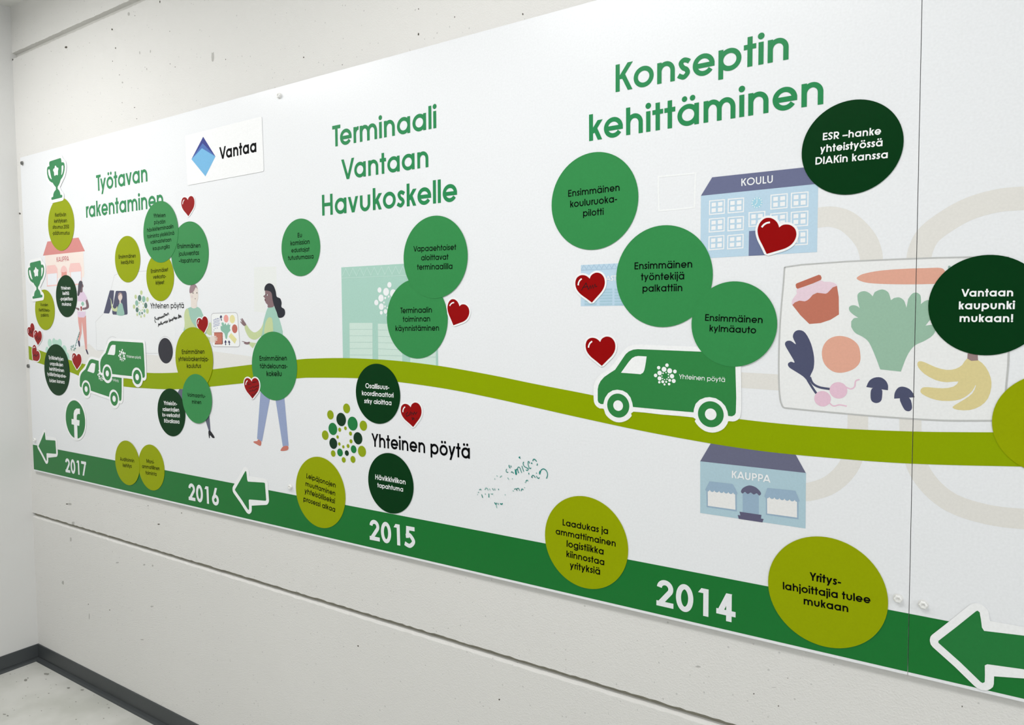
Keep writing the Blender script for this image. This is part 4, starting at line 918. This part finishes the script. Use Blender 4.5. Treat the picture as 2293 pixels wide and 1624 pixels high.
heart(H1, (663, 455), (706, 1345), 'red heart sticker crowded with pen writing, lapping the Tähdelounas disc', 2,
      [([(480, 640), (500, 520), (520, 580), (490, 640), (560, 590), (640, 590)], .0012), ([(690, 520), (760, 480), (790, 530), (820, 450), (870, 500), (920, 440)], .0014), ([(510, 820), (560, 790), (600, 810), (660, 770), (740, 700), (770, 770), (860, 710), (930, 690), (1040, 640)], .0014),
       ([(540, 970), (620, 940), (680, 960), (720, 880), (770, 950), (860, 880), (920, 820), (980, 860)], .0014), ([(680, 1200), (720, 1110), (760, 1180), (820, 1110), (880, 1020), (960, 1000)], .0015), ([(980, 360), (1030, 470)], .0016)])
heart(L1, (990, 797), (992, 1040), 'plain red heart sticker just left of the lower small van')
heart(L1, (146, 275), (203, 462), 'red heart sticker partly under another heart at the far left', 1, [([(120, 400), (150, 330), (165, 380), (195, 290)], .003)])
heart(L1, (283, 375), (285, 596), 'red heart sticker with dark pen writing, overlapping a second heart at far left', 2, [([(240, 470), (280, 420), (260, 490), (320, 440), (280, 510), (325, 470)], .003)])
heart(L1, (262, 705), (193, 868), 'sideways red heart sticker on the left start of the lime road', 1, [([(205, 790), (235, 765), (245, 800), (290, 760)], .003)])

# arrows
AG = A1([(305, 765), (430, 550), (570, 300), (582, 289), (598, 310), (612, 420), (622, 520), (640, 566), (1055, 592), (1083, 608), (1098, 820), (1115, 1040), (1100, 1064), (680, 1030), (662, 1050), (668, 1180), (670, 1285), (655, 1302), (640, 1290), (480, 1040), (306, 792)])
AREF = [A1((582, 289)), A1((655, 1302))]
def arrow(a, b_, f, label):
    y = lev(1); g = similar(AREF, [f(a, y), f(b_, y)]); p = [g(q) for q in AG]
    o = plate('arrow_sticker', grow(p, .0118 * g.k), y, TH_, STK)
    flat('arrow_print', [p], y - .00012, mat('arrow_green', (34, 122, 58), .3), o)
    tag(o, label, 'sticker', 'green arrow stickers pointing left'); return o
arrow((582, 289), (655, 1302), A1, 'green arrow sticker between the 2016 figures and a lime disc')
arrow((540, 800), (563, 1150), R3, 'green arrow sticker left of the 2017 figures by the board end')
arrow((1862, 687), (1903, 1280), T5, 'green arrow sticker right of the seam, cut by the lower right photo edge')

# trophies
TB = C1([(300, 290), (312, 284), (600, 192), (615, 190), (635, 215), (648, 322), (700, 315), (733, 355), (745, 450), (738, 560), (715, 670), (680, 760), (620, 850), (595, 940), (565, 1005), (530, 1060), (530, 1120), (580, 1175), (605, 1240), (615, 1305), (655, 1300), (672, 1330), (668, 1380),
         (655, 1388), (360, 1460), (338, 1440), (342, 1390), (360, 1376), (392, 1366), (400, 1280), (425, 1210), (475, 1150), (475, 1075), (420, 1010), (375, 935), (345, 930), (280, 880), (235, 790), (210, 670), (205, 550), (215, 480), (245, 445), (282, 438), (272, 350), (280, 310)])
TH = [C1([(240, 555), (265, 525), (290, 545), (310, 650), (330, 750), (350, 825), (335, 835), (290, 780), (255, 690), (243, 600)]), C1([(650, 430), (680, 408), (705, 425), (705, 500), (695, 580), (670, 670), (650, 705), (640, 690), (650, 600)])]
TS = C1([(465, 410), (490, 450), (510, 480), (545, 480), (555, 520), (540, 580), (540, 690), (525, 715), (485, 695), (450, 730), (425, 720), (420, 620), (392, 570), (400, 520), (435, 500), (445, 440)])
TREF = [C1((300, 290)), C1((360, 1460))]
def trophy(a, b_, f, label):
    y = lev(2); g = similar(TREF, [f(a, y), f(b_, y)]); p = [g(q) for q in TB]
    o = plate('trophy_sticker', grow(p, .0115 * g.k), y, TH_, STK)
    flat('cup_print', [p], y - .00012, mat('trophy_green', (44, 134, 80), .3), o)
    flat('handle_opening', [[g(q) for q in h] for h in TH], y - .0002, STK, o)
    flat('star_print', [[g(q) for q in TS]], y - .0002, STK, o)
    tag(o, label, 'sticker', 'green trophy stickers'); return o
trophy((300, 290), (360, 1460), C1, 'green trophy sticker near the top left corner of the board')
trophy((372, 155), (402, 592), R2, 'green trophy sticker left of the pink shop drawing, lower of the two')

# round social media sticker with a letter f
y = lev(1); c = lift((-2.7583, CAMZ - .3648), y)
fb = plate('letter_sticker', circ(c, .0775, 64), y, TH_, STK)
flat('disc_print', [circ(c, .0695, 64)], y - .00012, mat('arrow_green', (34, 122, 58), .3), fb)
flat('letter_print', [R3([(968, 516), (970, 582), (945, 580), (932, 598), (930, 650), (966, 658), (962, 725), (937, 720), (941, 886), (903, 878), (898, 712), (868, 705), (868, 640), (893, 645), (893, 575), (902, 538), (925, 514)], y)], y - .0002, STK, fb)
tag(fb, 'green disc sticker with white rim and a lowercase white letter f', 'sticker')

# vans
VO = smooth(T2([(258, 876), (215, 872), (175, 845), (150, 800), (145, 720), (145, 620), (160, 570), (190, 525), (240, 480), (290, 445), (330, 410), (370, 370), (430, 290), (480, 225), (530, 182), (590, 163), (640, 158), (900, 168), (1300, 182), (1710, 198), (1765, 215), (1785, 260),
     (1790, 400), (1795, 700), (1793, 900), (1780, 970), (1745, 1005), (1700, 1018), (1650, 1014), (1640, 1040), (1600, 1095), (1540, 1130), (1470, 1142), (1390, 1125), (1320, 1075), (1275, 1015), (1257, 972), (900, 940), (590, 908), (570, 955), (530, 997), (480, 1020), (430, 1028), (370, 1015), (310, 975), (275, 930)]), 2)
VB = T2([(192, 660), (192, 780), (200, 805), (225, 822), (255, 824), (262, 790), (275, 750), (310, 700), (360, 670), (410, 662), (470, 672), (520, 700), (558, 750), (578, 810), (585, 855), (900, 885), (1262, 915), (1265, 880), (1285, 820), (1330, 775), (1390, 750), (1440, 745), (1510, 758), (1570, 795),
     (1615, 845), (1640, 905), (1648, 955), (1690, 960), (1720, 945), (1733, 920), (1738, 750), (1728, 400), (1722, 275), (1700, 252), (1345, 238), (900, 220), (640, 210), (590, 215), (540, 235), (505, 265), (470, 315), (420, 390), (385, 440), (330, 475), (265, 520), (225, 565), (200, 615)])
VW = T2([(452, 473), (500, 405), (540, 350), (575, 310), (610, 292), (645, 286), (738, 291), (730, 350), (720, 410), (712, 445), (698, 473), (670, 490), (600, 484)])
VREF = [T2((420, 841)), T2((1453, 937))]
VEM = [T2((965, 389)), T2((838, 503))]; VTX = [T2((1098, 540)), T2((1612, 577))]
VAN = mat('van_green', (48, 132, 68), .3)
def van(f, a, b_, level, label):
    y = lev(level); g = similar(VREF, [f(a, y), f(b_, y)])
    o = plate('van_sticker', [g(q) for q in VO], y, TH_, STK)
    flat('van_body', [[g(q) for q in VB]], y - .00012, VAN, o)
    flat('van_window', [[g(q) for q in VW]], y - .0002, STK, o)
    for cx, cy, ry, hy in ((420, 840, 134, 59), (1453, 937, 145, 65)):
        cc_ = T2((cx, cy)); r = abs(T2((cx, cy - ry))[1] - T2((cx, cy + ry))[1]) / 2 * g.k; rh = abs(T2((cx, cy - hy))[1] - T2((cx, cy + hy))[1]) / 2 * g.k
        wv = flat('van_wheel', [circ(g(cc_), r, 40)], y - .00015, VAN, o)
        flat('wheel_hub', [circ(g(cc_), rh, 30)], y - .00025, STK, wv)
    emblem([g(VEM[0]), g(VEM[1])], y - .0002, {'all': STK}, o)
    lettering('lettering', [('Yhteinen pöytä', g(VTX[0]), g(VTX[1]))], y - .0002, STK, o, 88)
    tag(o, label, 'sticker', 'green delivery van stickers'); return o
van(T2, (420, 841), (1453, 937), 1, 'large green van sticker with white outline, rolling on the lime road at right')
van(D1, (388, 1187), (953, 1382), 1, 'green van sticker partly hidden behind another van at the far left')
van(D1, (815, 872), (1418, 943), 2, 'green van sticker on top of the pair at the far left')

# bolts
def bolt(px, py, r, label, sm=BOLT):
    x, z = at(px, py, -.006); n = 6; vs, fs = [], []
    rings = [(r * 1.25, -.0003), (r * 1.25, -.0010), (r, -.0014), (r, -.0058), (r * .82, -.0068), (r * .5, -.0068), (r * .45, -.0052)]
    N = 12
    def pr(R_, i): 
        a = 2 * math.pi * i / N; return R_ if R_ > r * 1.2 or R_ < r * .7 else R_ * math.cos(math.pi / 6) / math.cos((a % (math.pi / 3)) - math.pi / 6)
    for R_, yy in rings: vs += [(x + pr(R_, i) * math.cos(2 * math.pi * i / N), yy, z + pr(R_, i) * math.sin(2 * math.pi * i / N)) for i in range(N)]
    for q in range(2, len(rings) - 1):
        for i in range(N): fs.append((q * N + i, q * N + (i + 1) % N, (q + 1) * N + (i + 1) % N, (q + 1) * N + i))
    fs.append(tuple((len(rings) - 1) * N + i for i in range(N)))
    o = mk('bolt', vs, fs, sm)
    o2 = mk('washer', vs[:2 * N], [(i, (i + 1) % N, N + (i + 1) % N, N + i) for i in range(N)] + [tuple(N + i for i in range(N))], BOLT, o)
    # threaded shank through board into the wall
    v2 = [(x + .003 * math.cos(2 * math.pi * i / 8), yy, z + .003 * math.sin(2 * math.pi * i / 8)) for yy in (-.0050, WALL_Y + .02) for i in range(8)]
    mk('threaded_shank', v2, [(i, (i + 1) % 8, 8 + (i + 1) % 8, 8 + i) for i in range(8)] + [tuple(range(8))], sm, o)
    tag(o, label, 'bolt', 'bolts holding the boards'); return o
bolt(2010.3, 1342.7, .0062, 'white hex bolt left of the seam above the green band')
bolt(2066.9, 1356.3, .0062, 'white hex bolt right of the seam above the green band')
bolt(647.6, 1091, .0066, 'white hex bolt between the middle arrow and a lime disc')
bolt(622.3, 213.5, .0066, 'small bolt at the top board edge above the sign plate')
bolt(47.5, 365, .0075, 'small bolt at the top left corner of the board', BOLTD)
bolt(75.7, 985.5, .0075, 'small bolt by the arrow at the lower left board end')
bolt(61.5, 820, .008, 'bolt at the left board end just below the lime road', BOLTD)
